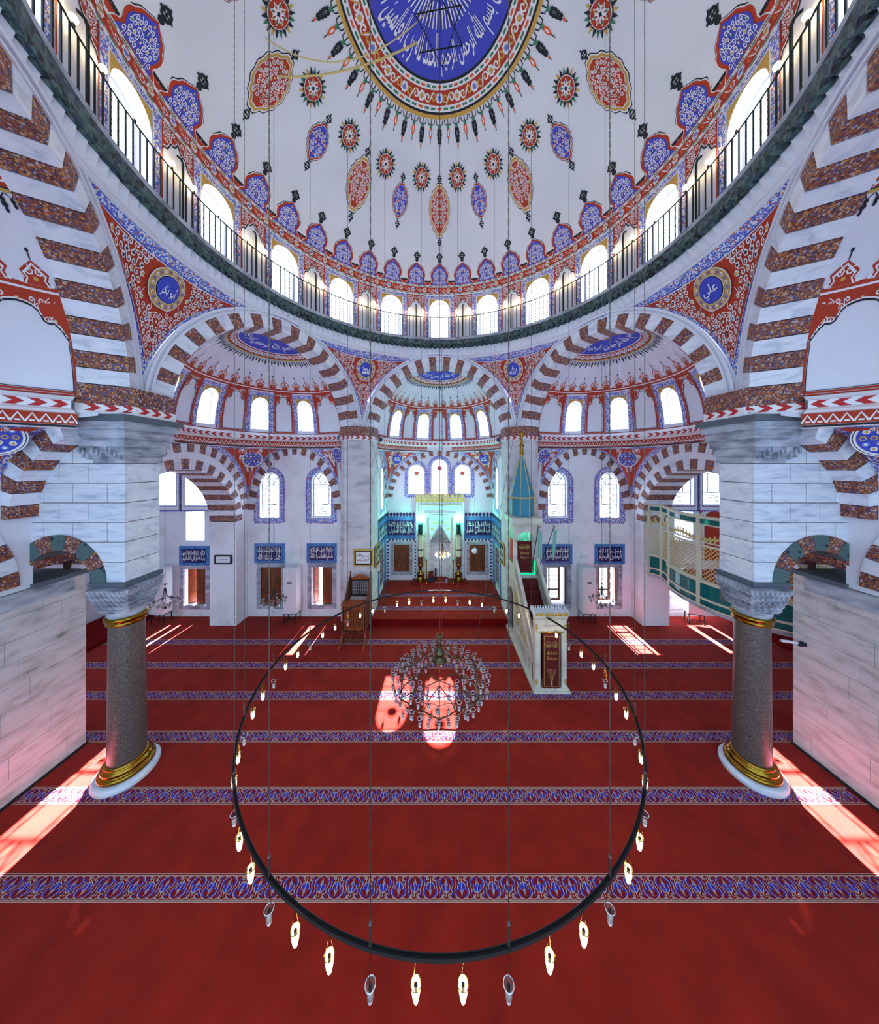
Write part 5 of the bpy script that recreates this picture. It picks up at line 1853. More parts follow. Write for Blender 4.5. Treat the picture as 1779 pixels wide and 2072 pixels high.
for k in range(10):
    c = -1.17 + .26 * k
    L_ = lambda x, y, l: (c + x, -.17 - .008 * l, y)
    fill(mb, L_, 0, 4.45, lambda a: (.12 * cos(a), .17 * sin(a) * (1 + .25 * max(0, sin(a)) ** 6)), 1, 0, 16, 1)
    for q in (-1, 1): curl(mb, L_, q * .05, 4.46, .09, 1, q, 3, 1)
    dot(mb, L_, .13, 4.35, .05, 2, 1, 6)
mb.box(-1.3, 1.3, -.16, -.12, 4.3, 4.42)
obj('gilded_crest', mb, [GILT, WHITE], mh)
mb = MB(); mb.box(-.58, .58, -.03, .0, 2.95, 3.25)
L_ = lambda x, y, l: (x, -.03 - .003 * l, y)
obj('inscription_band', mb, MARBLE_V, mh)
mb = MB(); text(mb, L_, 'كلما دخل عليها زكريا المحراب', -.54, .54, 2.98, 3.22, 2); obj('gilt_lettering', mb, GOLDP, mh)
mb = MB()                                        # stepped stalactite hood
for r in range(8):
    hw = .56 * (1 - r / 8.6); z = 2.0 + r * .115
    n = 2 + 2 * (7 - r)
    for i in range(n):
        c = -hw + (i + .5) * 2 * hw / n; w = hw / n * .8
        mb.prism([(c - w, -.015), (c + w, -.015), (c + w, .1), (c - w, .1)], z, z + .105, 0, [(c - w, -.05 - .01 * (i % 2)), (c + w, -.05), (c + w, .1), (c - w, .1)])
obj('stalactite_hood', mb, GREYST, mh)
mb = MB()
for s in (-1, 1):
    dot(mb, L_, s * .45, 2.78, .065, 3, 0, 16); 
obj('gilt_disc', mb, GOLDP, mh)
# platform tongue
mb = MB()
mb.prism([(-1.35, 14.35), (1.35, 14.35), (1.42, 14.45), (1.42, 15), (-1.42, 15), (-1.42, 14.45)], .3, .4)
obj('niche_step', mb, CARPET, PLAT)
mb = MB()
L_ = lambda x, y, l: (x, y, .4 + .003 * l)
mb.grid(lambda a, r: L_(.35 * r * cos(a), 14.6 + .3 * r * sin(a) + .02, 1), lins(0, pi, 12), [0, 1], 0)
for (p0, p1) in (((-.37, 14.38), (-.37, 14.9)), ((.37, 14.38), (.37, 14.9)), ((-.4, 14.4), (.4, 14.4))): ribbon(mb, L_, [p0, p1], .07, 2, 1, False)
obj('prayer_rug_border', mb, [CARPET, BORDER], PLAT)
lamp('mihrab_green_lamp', 'POINT', (-.98, 14.72, 3.62), 75, (0.05, 1.0, .62), .06)
lamp('mihrab_green_lamp', 'POINT', (1.02, 14.72, 3.62), 75, (0.05, 1.0, .62), .06)
for s, nm in ((-1, 'left'), (1, 'right')):
    c = empty('giant_candle', (.0 + s * 1.0, 14.62, .4), label='giant cream candle on a bronze stand ' + nm + ' of the prayer niche, green lamps on top', cat='candle', group='giant candles beside the prayer niche')
    mb = MB(); mb.lathe([(.22, 0), (.215, .08), (.18, .25), (.16, .34), (.2, .36), (.2, .42), (.08, .46), (.07, .72), (.13, .78), (.15, .85), (.13, .9)], n=24); obj('bronze_stand', mb, GOLD, c, smooth=True)
    mb = MB(); mb.lathe([(.13, .88), (.135, 1.3)], n=20); obj('lower_sleeve', mb, WOOD, c, smooth=True)
    mb = MB(); mb.lathe([(.13, 1.3), (.125, 2.45)], n=20); obj('candle_body', mb, CREAM, c, smooth=True)
    mb = MB(); mb.lathe([(.12, 2.44), (.12, 2.95), (.001, 2.98)], n=20); obj('upper_sleeve', mb, IRONG, c, smooth=True)
    mb = MB()
    for z in (1.66, 2.4): mb.lathe([(.12, z - .02), (.155, z - .02), (.155, z + .02), (.12, z + .02)], n=20)
    obj('iron_band', mb, IRON, c)
    mb = MB()
    for k in range(6): mb.ball((.1 * cos(k * pi / 3), .1 * sin(k * pi / 3), 3.0), .035, 8, 4)
    obj('green_light', mb, GREENGL, c)
for s, nm in ((-1, 'left'), (1, 'right')):
    c = empty('brass_candlestick', (s * .69 + .02, 14.36, .4), label='slim turned brass candlestick with pale globe, ' + nm + ' of the prayer rug', cat='candlestick', group='slim brass candlesticks')
    mb = MB()
    prof = [(.08, 0), (.07, .02), (.03, .06)]
    for k in range(9): prof += [(.018, .1 + k * .11), (.045, .14 + k * .11), (.018, .18 + k * .11)]
    mb.lathe(prof + [(.06, 1.13), (.03, 1.16)], n=14); obj('turned_stem', mb, GOLD, c, smooth=True)
    mb = MB(); mb.ball((0, 0, 1.24), .085, 14, 8); obj('globe', mb, MINT, c, smooth=True)
p = empty('lectern_box', (-.44, 14.56, .4), label='dark red and black cloth covered box left of the prayer rug', cat='box')
mb = MB(); mb.box(-.12, .12, -.1, .1, .25, .5); obj('red_cover', mb, DRED, p)
mb = MB(); mb.prism([(-.17, -.14), (.17, -.14), (.17, .14), (-.17, .14)], 0, .27, 0, [(-.13, -.1), (.15, -.1), (.15, .1), (-.13, .1)]); obj('black_base', mb, BLACK, p)
p = empty('floor_speaker', (-.2, 14.72, .4), label='slim black speaker standing beside the dark box', cat='speaker')
mb = MB(); mb.box(-.05, .05, -.05, .05, .0, .62); obj('cabinet', mb, BLACK, p)
mb = MB(); mb.lathe([(.001, 0), (.035, 0), (.035, .01)], n=12)
obj('cone', mb, IRON, p, M=Matrix.Translation((0, -.055, .5)) @ Matrix.Rotation(pi / 2, 4, 'X'))
p = empty('microphone_stand', (.6, 14.6, .4), label='black microphone stand right of the prayer rug', cat='microphone stand')
mb = MB(); mb.lathe([(.001, 0), (.09, 0), (.09, .02), (.01, .03)], n=16); mb.rod((0, 0, 0), (0, 0, .55), .01); obj('stand', mb, BLACK, p)
mb = MB(); mb.rod((0, 0, .55), (-.06, 0, .8), .008); mb.ball((-.07, 0, .82), .025); obj('microphone', mb, BLACK, p)

# apse tiles: inscription frieze, cresting, flowered tile surrounds
ap = empty('apse_tiles', label='blue tile dado with white inscriptions around the prayer niche apse', cat='tile frieze')
def apse_tiles(Pm, u0, u1, label_side, txts, doors):
    mb = MB()
    w = u1 - u0
    def bx(a, b, z0, z1, d, mi):
        vs = [Pm(a, z0, -d), Pm(b, z0, -d), Pm(b, z1, -d), Pm(a, z1, -d), Pm(a, z0, 0), Pm(b, z0, 0), Pm(b, z1, 0), Pm(a, z1, 0)]
        mb.add(vs, [(0, 1, 2, 3), (0, 4, 5, 1), (1, 5, 6, 2), (2, 6, 7, 3), (3, 7, 4, 0)], mi)
    bx(u0, u1, 2.52, 3.72, .02, 0); bx(u0 + .08, u1 - .08, 2.72, 3.5, .028, 1)
    obj('frieze_tiles', mb, [TILEB, NAVY], ap)
    mb = MB(); L_ = lambda a, b, l: Pm(a, b, -.03 - .003 * l)
    text(mb, L_, txts[0], u0 + .12, u1 - .12, 3.1, 3.46, 1); text(mb, L_, txts[1], u0 + .12, u1 - .12, 2.76, 3.14, 1)
    for k in range(int(w / .15)):
        ribbon(mb, L_, [(u0 + .15 + k * .15, 2.85), (u0 + .16 + k * .15, 3.44)], .02, 1, 0)
    obj('lettering', mb, WHITE, ap)
    mb = MB(); n = max(3, int(w / .17))
    for k in range(n):
        c = u0 + (k + .5) * w / n
        LL = lambda x, y, l: Pm(c + x, y, -.02 - .004 * l)
        fill(mb, LL, 0, 3.82, lambda a: (.075 * cos(a), .1 * sin(a)), 1, 0, 12, 1); dot(mb, LL, 0, 3.8, .03, 2, 1, 6); 
        ribbon(mb, LL, [(0, 3.86), (0, 3.95)], .03, 1, 0)
    obj('tulip_cresting', mb, [NAVY, TILEB], ap)
    if doors:
        uc, z0, z1 = doors
        mb = MB(); o = (uc, .66, .34, 2.38, 0)
        frame_strip(mb, Pm, o, -.02, .17, -.012)
        q = outline(o, off=.075)
        for (x0, y0), (x1, y1) in zip(q, q[1:] + q[:1]):
            l = hypot(x1 - x0, y1 - y0); k = max(1, int(l / .17))
            for j in range(k):
                x, y = x0 + (x1 - x0) * (j + .5) / k, y0 + (y1 - y0) * (j + .5) / k
                LL = lambda a, b, l_: Pm(a, b, -.014 - .003 * l_)
                dot(mb, LL, x, y, .05, 1, 1, 6)
                for s in range(4): dot(mb, LL, x + .065 * cos(s * pi / 2 + pi / 4), y + .065 * sin(s * pi / 2 + pi / 4), .017, 1, 2, 4)
        obj('flower_tiles', mb, [WHITE, NAVY, TILEB], ap)
        mb = MB(); frame_strip(mb, Pm, (uc, .42, .75, 2.2, 0), 0, .16, -.03, depth=.05); obj('marble_frame', mb, GREYST, ap)
apse_tiles(AW, -XA, -1.3, 'left', ('وكفلها زكريا كلما', 'دخل عليها المحراب'), (-2.03, 0, 0))
apse_tiles(AW, 1.33, XA, 'right', ('ربنا تقبل دعاء', 'رب اجعلني مقيم'), (2.03, 0, 0))
apse_tiles(lambda u, v, w=0: (-(XA + w), u, v), 12.9, YA, 'l', ('سبحان الله والحمد لله', 'ولا اله الا الله'), None)
apse_tiles(lambda u, v, w=0: (XA + w, u, v), 12.9, YA, 'r', ('سبحان الله والحمد لله', 'ولا اله الا الله'), None)
mb = MB()
for s in (-1, 1):
    x0, x1 = sorted((s * (XA - .012), s * XA)); mb.box(x0, x1, 12.9, 13.2, .3, 2.5, 0); mb.box(x0, x1, 14.2, 15, .3, 2.5, 0)
obj('lower_tiles', mb, [TILEB], ap)
# ------------------------------------------------------------ marble pulpit with turquoise spire
STONE = noisy('pulpit_marble', [(0.3, (186, 182, 172)), (0.7, (220, 216, 206))], nscale=2.0, rough=0.55)
mn = empty('minbar', (2.75, 8.0, 0), label='tall carved marble pulpit with stair, turquoise spire and dark red curtains', cat='pulpit')
WD, LN = .88, 3.3                              # width (x) and length (y)
T1, T2 = 2.2, 3.15                             # stair from y=.3 to y=T1, kiosk from T1 to T2+
# side walls
def side_profile(m, x0, x1):
    """left and right flank: triangle under the stair, with arcade at the foot"""
    ops = [(.62 + .27 * k, .09, .16, .42, .09) for k in range(5)]
    for xx, s in ((x0, -1), (x1, 1)):
        Pm = lambda u, v, w=0: (xx - s * w, u, v)
        wall(m, Pm, .3, 2.35, 0, .6, ops, du=.5, vtop=lambda u: min(2.45, .62 + (u - .12) * .892))
        wall(m, Pm, 2.35, LN, 0, 2.45, [(2.72, .26, .12, 1.55, .26)], du=.5)
        for o in ops: reveal(m, Pm, o, .1)
mb = MB(); side_profile(mb, 0.0, WD)
mb.box(.04, WD - .04, .5, 2.3, 0, .1)
obj('flank_wall', mb, STONE, mn)
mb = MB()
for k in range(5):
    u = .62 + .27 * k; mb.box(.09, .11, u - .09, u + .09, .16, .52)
mb.box(.1, .12, 2.46, 2.98, .12, 1.8); obj('recess_shade', mb, DARK, mn)  # dark sheets behind the openings, shade put into their colour
mb = MB()
mb.box(-.08, WD + .08, -.1, LN + .05, 0, .07); mb.box(-.04, WD + .04, -.05, LN, .07, .12)
obj('base_moulding', mb, STONE, mn)
mb = MB()
L_ = lambda a, b, l: (-.004 * l, a, b)
for (a, b, r) in ((1.72, 1.05, .3),):
    for q in (.3, .22, .12): 
        ribbon(mb, L_, [(a + q * cos(t), b + q * sin(t)) for t in lins(0, 2 * pi, 24)], .03, 1, 0, False)
    for k in range(12):
        t = k * pi / 6; ribbon(mb, L_, [(a, b), (a + .28 * cos(t), b + .28 * sin(t))], .015, 2, 1, False)
arab(mb, L_, lambda x, y: y > .62 and y < .5 + (x - .12) * .89 - .15 and hypot(x - 1.72, y - 1.05) > .34, (.6, 2.3, .6, 2.3), .15, 1, 2, None, 8, False)
for (pa, pb) in (((.5, .56), (2.35, .56)), ((2.4, .1), (2.4, 2.4)), ((LN - .08, .1), (LN - .08, 2.4))): ribbon(mb, L_, [pa, pb], .05, 1, 0, False)
obj('rosette_relief', mb, [GREYST, GILT], mn)
# stairs
sm = MB()
for k in range(9):
    sm.box(.1, WD - .1, .3 + k * .21, 2.3, .0 + k * .26, .26 + k * .26)
obj('stair', sm, DRED, mn)
# balustrades: sloping carved parapets
for s, x in (('left', .0), ('right', WD - .09)):
    mb = MB()
    a = [(.12, .55), (2.25, 2.45), (2.25, 3.1), (.12, 1.2)]
    for (xa, xb, inset) in ((x, x + .09, 0),):
        vs = [(xa, u, v) for u, v in a] + [(xb, u, v) for u, v in a]
        mb.add(vs, [(0, 1, 2, 3), (7, 6, 5, 4), (0, 4, 5, 1), (1, 5, 6, 2), (2, 6, 7, 3), (3, 7, 4, 0)])
    for off in (.02, .6):
        mb.tube([(x + .045, .12, .57 + off), (x + .045, 2.25, 2.47 + off)], .055, 6)
    obj('balustrade', mb, STONE, mn)
    mb = MB()
    for xx, sg in ((x - .002, -1), (x + .092, 1)):
        L_ = lambda q, b, l: (xx + sg * .004 * l, .12 + q, .62 + q * .89 + b)
        arab(mb, L_, lambda u, v: .05 < u < 2.1 and .05 < v < .52, (0, 2.1, 0, .55), .085, 0, 1, None, 9, False)
    obj('pierced_relief', mb, GREYST if s == 'left' else STONE, mn)
# gateway
mb = MB()
mb.box(-.005, .14, -.02, .2, 0, 1.72); mb.box(WD - .14, WD + .005, -.02, .2, 0, 1.72); mb.box(-.005, WD + .005, -.022, .2, 1.722, 2.14)
mb.box(-.03, WD + .03, -.06, .24, 2.14, 2.2)
mb.box(0.03, .11, .2, .35, 0, 1.5); mb.box(WD - .11, WD - .03, .2, .35, 0, 1.5)
for k in range(14):
    x = -.02 + .067 * k
    mb.prism([(x, -.03), (x + .05, -.03), (x + .05, .0), (x, .0)], 2.06, 2.14, 0, [(x - .005, -.07), (x + .055, -.07), (x + .055, .0), (x - .005, .0)])
obj('gateway', mb, STONE, mn)
mb = MB(); mb.box(.2, WD - .2, -.03, -.02, 1.8, 2.04)
L_ = lambda a, b, l: (a, -.03 - .003 * l, b)
arab(mb, L_, lambda x, y: .24 < x < WD - .24 and 1.82 < y < 2.02, (.2, WD - .2, 1.8, 2.05), .07, 1, 1, None, 5, True, None, WD / 2)
obj('door_panel_relief', mb, [STONE, GREYST], mn)
mb = MB()                                      # crown of leaf crests, gilded front, white behind
for k in range(12):
    x = -.02 + (k + .5) * (WD + .04) / 12
    for (y0, mi) in ((-.1, 1), (.28, 0)):
        mb.prism([(x - .038, y0), (x + .038, y0), (x + .038, y0 + .02), (x - .038, y0 + .02)], 2.2, 2.33, mi, [(x - .008, y0 - .02), (x + .008, y0 - .02), (x + .008, y0), (x - .008, y0)])
        mb.ball((x, y0 - .012, 2.26), .026, 6, 4, mi)
for k in range(6):
    y = -.06 + .06 * k
    for x in (-.05, WD + .05):
        mb.prism([(x - .01, y), (x + .01, y), (x + .01, y + .05), (x - .01, y + .05)], 2.2, 2.33, 0, [(x - .01, y + .02), (x + .01, y + .02), (x + .01, y + .03), (x - .01, y + .03)])
mb.box(-.05, WD + .05, -.09, .29, 2.19, 2.215, 0)
obj('leaf_cresting', mb, [METALW, GOLDP], mn)
mb = MB()
n = 18
us = lins(.19, WD - .19, n)
mb.grid(lambda u, v: (u, -.05 + .012 * sin(u * 42) + .01 * (v < .4), v + (.02 * sin(u * 30) if v < .2 else 0)), us, lins(.12, 1.72, 6))
CUR = obj('curtain', mb, DRED, mn, label='dark red embroidered curtain')
mb = MB(); L_ = lambda a, b, l: (a, -.068 - .002 * l, b)
for c in (.34, .54):
    ribbon(mb, L_, [(c + .085 * cos(t), 1.38 + .085 * sin(t)) for t in lins(0, 2 * pi, 20)], .008, 1, 0, False)
text(mb, L_, 'محمد', .29, .39, 1.34, 1.42); text(mb, L_, 'الله', .49, .59, 1.34, 1.43)
text(mb, L_, 'لا اله الا الله', .3, .58, 1.1, 1.22); text(mb, L_, 'محمد رسول الله', .3, .58, .95, 1.07)
for k in range(5):
    a = pi / 2 + (k - 2) * .22
    ribbon(mb, L_, [(.44, .3), (.44 + .25 * cos(a), .35 + .3 * sin(a))], .007, 1, 0, False); dot(mb, L_, .44 + .26 * cos(a), .37 + .31 * sin(a), .014, 1, 0, 5)
dot(mb, L_, .44, .27, .03, 1, 0, 6, .05)
frame_strip(mb, lambda u, v, q: (u, -.066, v), (WD / 2, .21, .2, 1.62, 0), 0, .008, 0)
obj('embroidery', mb, GILT, CUR)
mb = MB(); mb.rod((.1, -.07, 1.73), (WD - .1, -.07, 1.73), .01); obj('curtain_rod', mb, GOLD, mn)
mb = MB()
for (x, z) in ((.03, 1.85), (WD - .03, 1.85), (.03, .3), (WD - .03, .3)):
    mb.lathe([(.001, z - .09), (.03, z - .07), (.02, z - .03), (.035, z), (.02, z + .03), (.03, z + .07), (.001, z + .09)], x, -.03, 8)
obj('gilt_boss', mb, GOLDP, mn)
# kiosk
KZ = 2.45
mb = MB()
for x in (.05, WD - .05):
    for y in (T1 + .15, LN - .1):
        mb.box(x - .035, x + .035, y - .035, y + .035, KZ + .01, KZ + 1.55)
Pf = lambda u, v, w=0: (u, T1 + .1 + w, v)
wall(mb, Pf, 0, WD, KZ, KZ + 1.85, [(WD / 2, WD / 2 - .12, KZ, KZ + 1.25, .3)], du=.3)
for xx, s in ((0, 1), (WD, -1)):
    Ps_ = lambda u, v, w=0: (xx + s * w, u, v)
    wall(mb, Ps_, T1 + .1, LN, KZ, KZ + 1.85, [((T1 + .1 + LN) / 2, .36, KZ + .35, KZ + 1.25, .3)], du=.3)
mb.box(-.1, WD + .1, T1, LN + .1, KZ + 1.85, KZ + 1.92); mb.box(-.14, WD + .14, T1 - .04, LN + .12, KZ + 1.92, KZ + 2.1)
mb.box(.01, WD - .01, T1, LN - .01, KZ - .1, KZ + .004)
obj('kiosk', mb, STONE, mn)
mb = MB(); cx, cy = WD / 2, (T1 + LN) / 2 + .1
mb.lathe([(.46, KZ + 2.1), (.46, KZ + 2.78)], cx, cy, 8, 0, pi / 8); mb.lathe([(.5, KZ + 2.8), (.06, KZ + 4.45)], cx, cy, 8, 0, pi / 8)
obj('spire', mb, TURQ, mn)
mb = MB()
for k in range(8):
    a = pi / 8 + k * pi / 4
    mb.rod((cx + .46 * cos(a), cy + .46 * sin(a), KZ + 2.1), (cx + .46 * cos(a), cy + .46 * sin(a), KZ + 2.78), .016)
    mb.rod((cx + .5 * cos(a), cy + .5 * sin(a), KZ + 2.8), (cx + .06 * cos(a), cy + .06 * sin(a), KZ + 4.45), .015)
mb.lathe([(.46, KZ + 2.76), (.54, KZ + 2.79), (.54, KZ + 2.83), (.47, KZ + 2.83)], cx, cy, 8, 0, pi / 8)
obj('gilt_rib', mb, CREAMG, mn)
mb = MB()
mb.lathe([(.08, KZ + 4.42), (.08, KZ + 4.65), (.05, KZ + 4.7), (.09, KZ + 4.76), (.09, KZ + 4.82), (.04, KZ + 4.86), (.07, KZ + 4.92), (.04, KZ + 4.98), (.055, KZ + 5.03), (.02, KZ + 5.08), (.1, KZ + 5.2), (.05, KZ + 5.32), (.001, KZ + 5.42)], cx, cy, 16)
obj('finial', mb, GOLD, mn, smooth=True)
mb = MB()
mb.grid(lambda u, v: (u, T1 + .16 + .012 * sin(u * 40), v), lins(.13, WD - .2, 14), lins(KZ + .05, KZ + 1.2, 4))
mb.grid(lambda u, v: (.03, u, v), lins(T1 + .25, LN - .3, 6), lins(KZ + .4, KZ + 1.2, 3), 1)
CU2 = obj('kiosk_curtain', mb, [DRED, CHR], mn)
mb = MB(); L_ = lambda a, b, l: (a, T1 + .14 - .002 * l, b)
for c in (.3, .5): ribbon(mb, L_, [(c + .085 * cos(t), KZ + 1.0 + .085 * sin(t)) for t in lins(0, 2 * pi, 20)], .01, 1, 0, False)
text(mb, L_, 'محمد', .25, .35, KZ + .96, KZ + 1.04); text(mb, L_, 'الله', .45, .55, KZ + .96, KZ + 1.05); text(mb, L_, 'لا اله الا الله', .24, .56, KZ + .72, KZ + .84); text(mb, L_, 'محمد رسول الله', .24, .56, KZ + .56, KZ + .68)
obj('embroidery', mb, GILT, CU2)
mb = MB(); mb.rod((0, T1 + .06, KZ + 1.24), (WD, T1 + .06, KZ + 1.24), .012); obj('curtain_rod', mb, GOLD, mn)
mb = MB()
mb.tube([(.12, T1 + .1, KZ + .02), (WD - .12, T1 + .1, KZ + .02), (WD - .12, T1 + .1, KZ + .5)], .02)
obj('green_light_strip', mb, GREENGL, mn)
lamp('kiosk_green_lamp', 'POINT', (2.75 + .6, 8 + T1 + .7, KZ + 1.5), 9, (0.05, 1.0, .55), .05)

# green banners on poles, beside the pulpit
for (a, b, lab) in (((3.28, 10.0, 2.6), (3.5, 9.9, 4.25), 'pale green banner on a pole across the kiosk curtain'), ((3.5, 10.05, 2.55), (4.18, 10.2, 4.2), 'green banner on a black pole leaning to the right of the pulpit kiosk')):
    A_, B_ = Vector(a), Vector(b)
    p = empty('banner', a, label=lab, cat='banner')
    mb = MB(); mb.rod((0, 0, 0), tuple(B_ - A_), .014); obj('pole', mb, BLACK, p)
    mb = MB(); d = B_ - A_
    mb.ball((d.x, d.y, d.z + .02), .025); ring = [(d.x + .05 * cos(t) + .03, d.y, d.z + .07 + .05 * sin(t)) for t in lins(pi * .6, pi * 2.1, 10)]; mb.tube(ring, .01, 5)
    obj('crescent_finial', mb, GOLD, p)
    mb = MB()
    mb.grid(lambda s, t: (d.x * (.96 - .1 * s) + .02 + .13 * t * (1 if s < .8 else .8), d.y + .03 * sin(8 * t), d.z * .96 - s * 1.0 - .05 * t), lins(0, 1, 8), lins(0, 1, 5))
    obj('cloth', mb, MINT, p)

# ------------------------------------------------------------ muezzins' gallery on the right
gl = empty('muezzin_gallery', label='curved gallery with dark green panels and cream lattice above the right aisle', cat='gallery')
key = [(8.38, 11.2), (8.62, 10.85), (8.5, 10.4), (8.26, 10.02)]
key2 = [(8.26, 10.02), (8.1, 9.4), (8.1, 8.8), (8.2, 8.25), (8.5, 7.75), (9.05, 7.25), (9.7, 6.9), (10.4, 6.75)]
def smooth_path(P_, n=6):
    out = []
    for i in range(len(P_) - 1):
        p0 = Vector(P_[max(0, i - 1)] + (0,)); p1 = Vector(P_[i] + (0,)); p2 = Vector(P_[i + 1] + (0,)); p3 = Vector(P_[min(len(P_) - 1, i + 2)] + (0,))
        for k in range(n):
            t = k / n
            q = .5 * ((2 * p1) + (p2 - p0) * t + (2 * p0 - 5 * p1 + 4 * p2 - p3) * t * t + (3 * p1 - p0 - 3 * p2 + p3) * t ** 3)
            out.append((q.x, q.y))
    return out + [P_[-1]]
path = smooth_path(key[:2] + key[2:]) [:-1] + smooth_path(key2)
cum = [0]
for p_, q_ in zip(path, path[1:]): cum.append(cum[-1] + hypot(q_[0] - p_[0], q_[1] - p_[1]))
def gp(s):
    s = min(max(s, 0), cum[-1] - 1e-6)
    for i in range(len(path) - 1):
        if s <= cum[i + 1]:
            t = (s - cum[i]) / max(1e-9, cum[i + 1] - cum[i]); a, b = path[i], path[i + 1]
            l = hypot(b[0] - a[0], b[1] - a[1]) or 1
            return (a[0] + (b[0] - a[0]) * t, a[1] + (b[1] - a[1]) * t, -(b[1] - a[1]) / l, (b[0] - a[0]) / l)
def GP(s, z, w=0):                              # w positive = inward over the deck
    x, y, nx, ny = gp(s)
    return (x + nx * w, y + ny * w, z)
def strip_(mb, s0, s1, z0, z1, w0, w1, mi=0, n=10):
    mb.grid(lambda s, j: GP(s, (z0, z1, z1, z0, z0)[j], (w0, w0, w1, w1, w0)[j]), lins(s0, s1, n), range(5), mi)
TOT = cum[-1]
s3 = cum[len(smooth_path(key)) - 1]
posts = [0.0, .45, s3, s3 + 1.32, s3 + 2.7, s3 + 4.0]
mb = MB(); strip_(mb, 0, TOT, 2.05, 2.2, -.05, .1, 0, 60)
deckv = [(x, y, 2.06) for x, y in path] + [(14, y, 2.06) for x, y in path]
mb.add(deckv, [(i, i + 1, len(path) + i + 1, len(path) + i) for i in range(len(path) - 1)])
obj('deck_slab', mb, GREYST, gl)
mb = MB(); mb.add([(x, y, 2.3) for x, y, z in deckv], [(i, i + 1, len(path) + i + 1, len(path) + i) for i in range(len(path) - 1)])
obj('deck_carpet', mb, CARPET, gl)
for a, b in zip(posts, posts[1:]):
    b = min(b, TOT)
    if b - a < .2: continue
    mb = MB(); strip_(mb, a + .05, b - .05, 2.42, 2.88, -.02, .03); strip_(mb, a + .05, b - .05, 2.2, 2.36, -.02, .03); obj('green_panel', mb, TEAL, gl)
    mb = MB(); strip_(mb, a + .05, b - .05, 4.68, 4.84, -.02, .04); obj('top_beam_panel', mb, TEAL, gl)
    for (z0, z1, w) in ((2.36, 2.42, -.05), (2.86, 2.95, -.05), (3.98, 4.03, -.04), (4.1, 4.13, -.03), (4.64, 4.68, -.04), (4.84, 4.92, -.06), (2.16, 2.2, -.07)):
        mb = MB(); strip_(mb, a, b, z0, z1, w, .05); obj('moulded_rail', mb, CREAM, gl)
    # lattice: crossing thin bars
    mb = MB()
    Pg = lambda u, v, w=0: GP(a + u, v, w)
    wd = b - a; s = .085
    k = 0.0
    s = .125; n_ = int((wd + 1.1) / s)
    for i in range(n_ + 1):
        u0 = -1.03 + i * s
        for sg in (1, -1):
            # line u = u0 + (v-2.95), clipped
            pts = []
            for j in range(9):
                v = 2.95 + 1.03 * j / 8
                u = u0 + (v - 2.95) if sg > 0 else (wd - u0 - (v - 2.95))
                pts.append((u, v))
            for p_, q_ in zip(pts, pts[1:]):
                if .05 < p_[0] < wd - .05 and .05 < q_[0] < wd - .05: 
                    bar(mb, Pg, p_, q_, .024, -.008 * sg, .012)
    obj('lattice_panel', mb, CREAMG, gl)
    mb = MB()                                   # leafy gilded cresting over the rail
    k = int(wd / .12)
    for i in range(k):
        u = (i + .5) * wd / k; h = .07 + .16 * max(0, sin(pi * u / wd)) ** 3
        L_ = lambda x, y, l: GP(a + u + x, y, -.005 * l)
        for q in (-1, 0, 1): fill(mb, L_, q * .035, 4.15 + h * (.6 if q else 1), lambda t: (.035 * cos(t), .05 * sin(t)), 1 + abs(q), 0, 8, 1)
        ribbon(mb, L_, [(0, 4.1), (0, 4.15 + h)], .05, 1, 0, False)
    obj('leaf_cresting', mb, CREAMG, gl)
for s in posts:
    if s > TOT: continue
    mb = MB(); x, y, nx, ny = gp(s)
    mb.box(x - .05, x + .05, y - .05, y + .05, 2.1, 4.95); mb.box(x - .075, x + .075, y - .075, y + .075, 4.45, 4.6); mb.box(x - .07, x + .07, y - .07, y + .07, 2.84, 2.97)
    obj('post', mb, CREAM, gl)
# painted niche on the aisle wall above the gallery
mb = MB(); P = lambda u, v, l: (u, YW - .004 * l, v)
o = (11.75, .42, 2.9, 4.1, .42)
us = [11.75 - .42 * cos(t) for t in lins(0, pi, 16)]
mb.tri_strip([P(u, 2.4, 1) for u in us], [P(u, op_top(o, u), 1) for u in us], iR)
ribbon(mb, P, outline(o, 20, .03), .05, 2, iW, False)
mb.grid(lambda u, v: P(u, v, 1), [11.12, 11.25], [2.4, 4.75], iFR)
mb.grid(lambda u, v: P(u, v, 1), [9.2, 12.6], [4.66, 4.74], iR)
obj('painted_niche', mb, PAL, FWR)

# ------------------------------------------------------------ great ring of lamps
ZR, RG = 2.15, 3.59
rg = empty('ring_chandelier', (0, HY, 0), label='huge black iron ring chandelier hung low over the red carpet', cat='chandelier')
mb = MB()
mb.grid(lambda a, j: ((RG + (-.02, -.02, .02, .02, .015, .015, -.015, -.015, -.02)[j]) * sin(a), (RG + (-.02, -.02, .02, .02, .015, .015, -.015, -.015, -.02)[j]) * cos(a), ZR + (.016, -.016, -.016, .016, .016, -.01, -.01, .016, .016)[j]), lins(0, 2 * pi, 144), range(9))
obj('iron_ring', mb, IRON, rg)
def chain(mb, p, q, r, link=.09):
    """twisted chain look: two thin strands winding about each other"""
    p, q = Vector(p), Vector(q); d = q - p; L0 = d.length; n = max(2, int(L0 / link))
    for ph in (0, pi):
        pts = []
        for i in range(n + 1):
            a = ph + i * pi / 2
            pts.append(tuple(p + d * (i / n) + Vector((r * cos(a), r * sin(a), 0))))
        mb.tube(pts, r * .75, 4)
STP = 2 * pi / 54
first = None; cc = None; fo = None
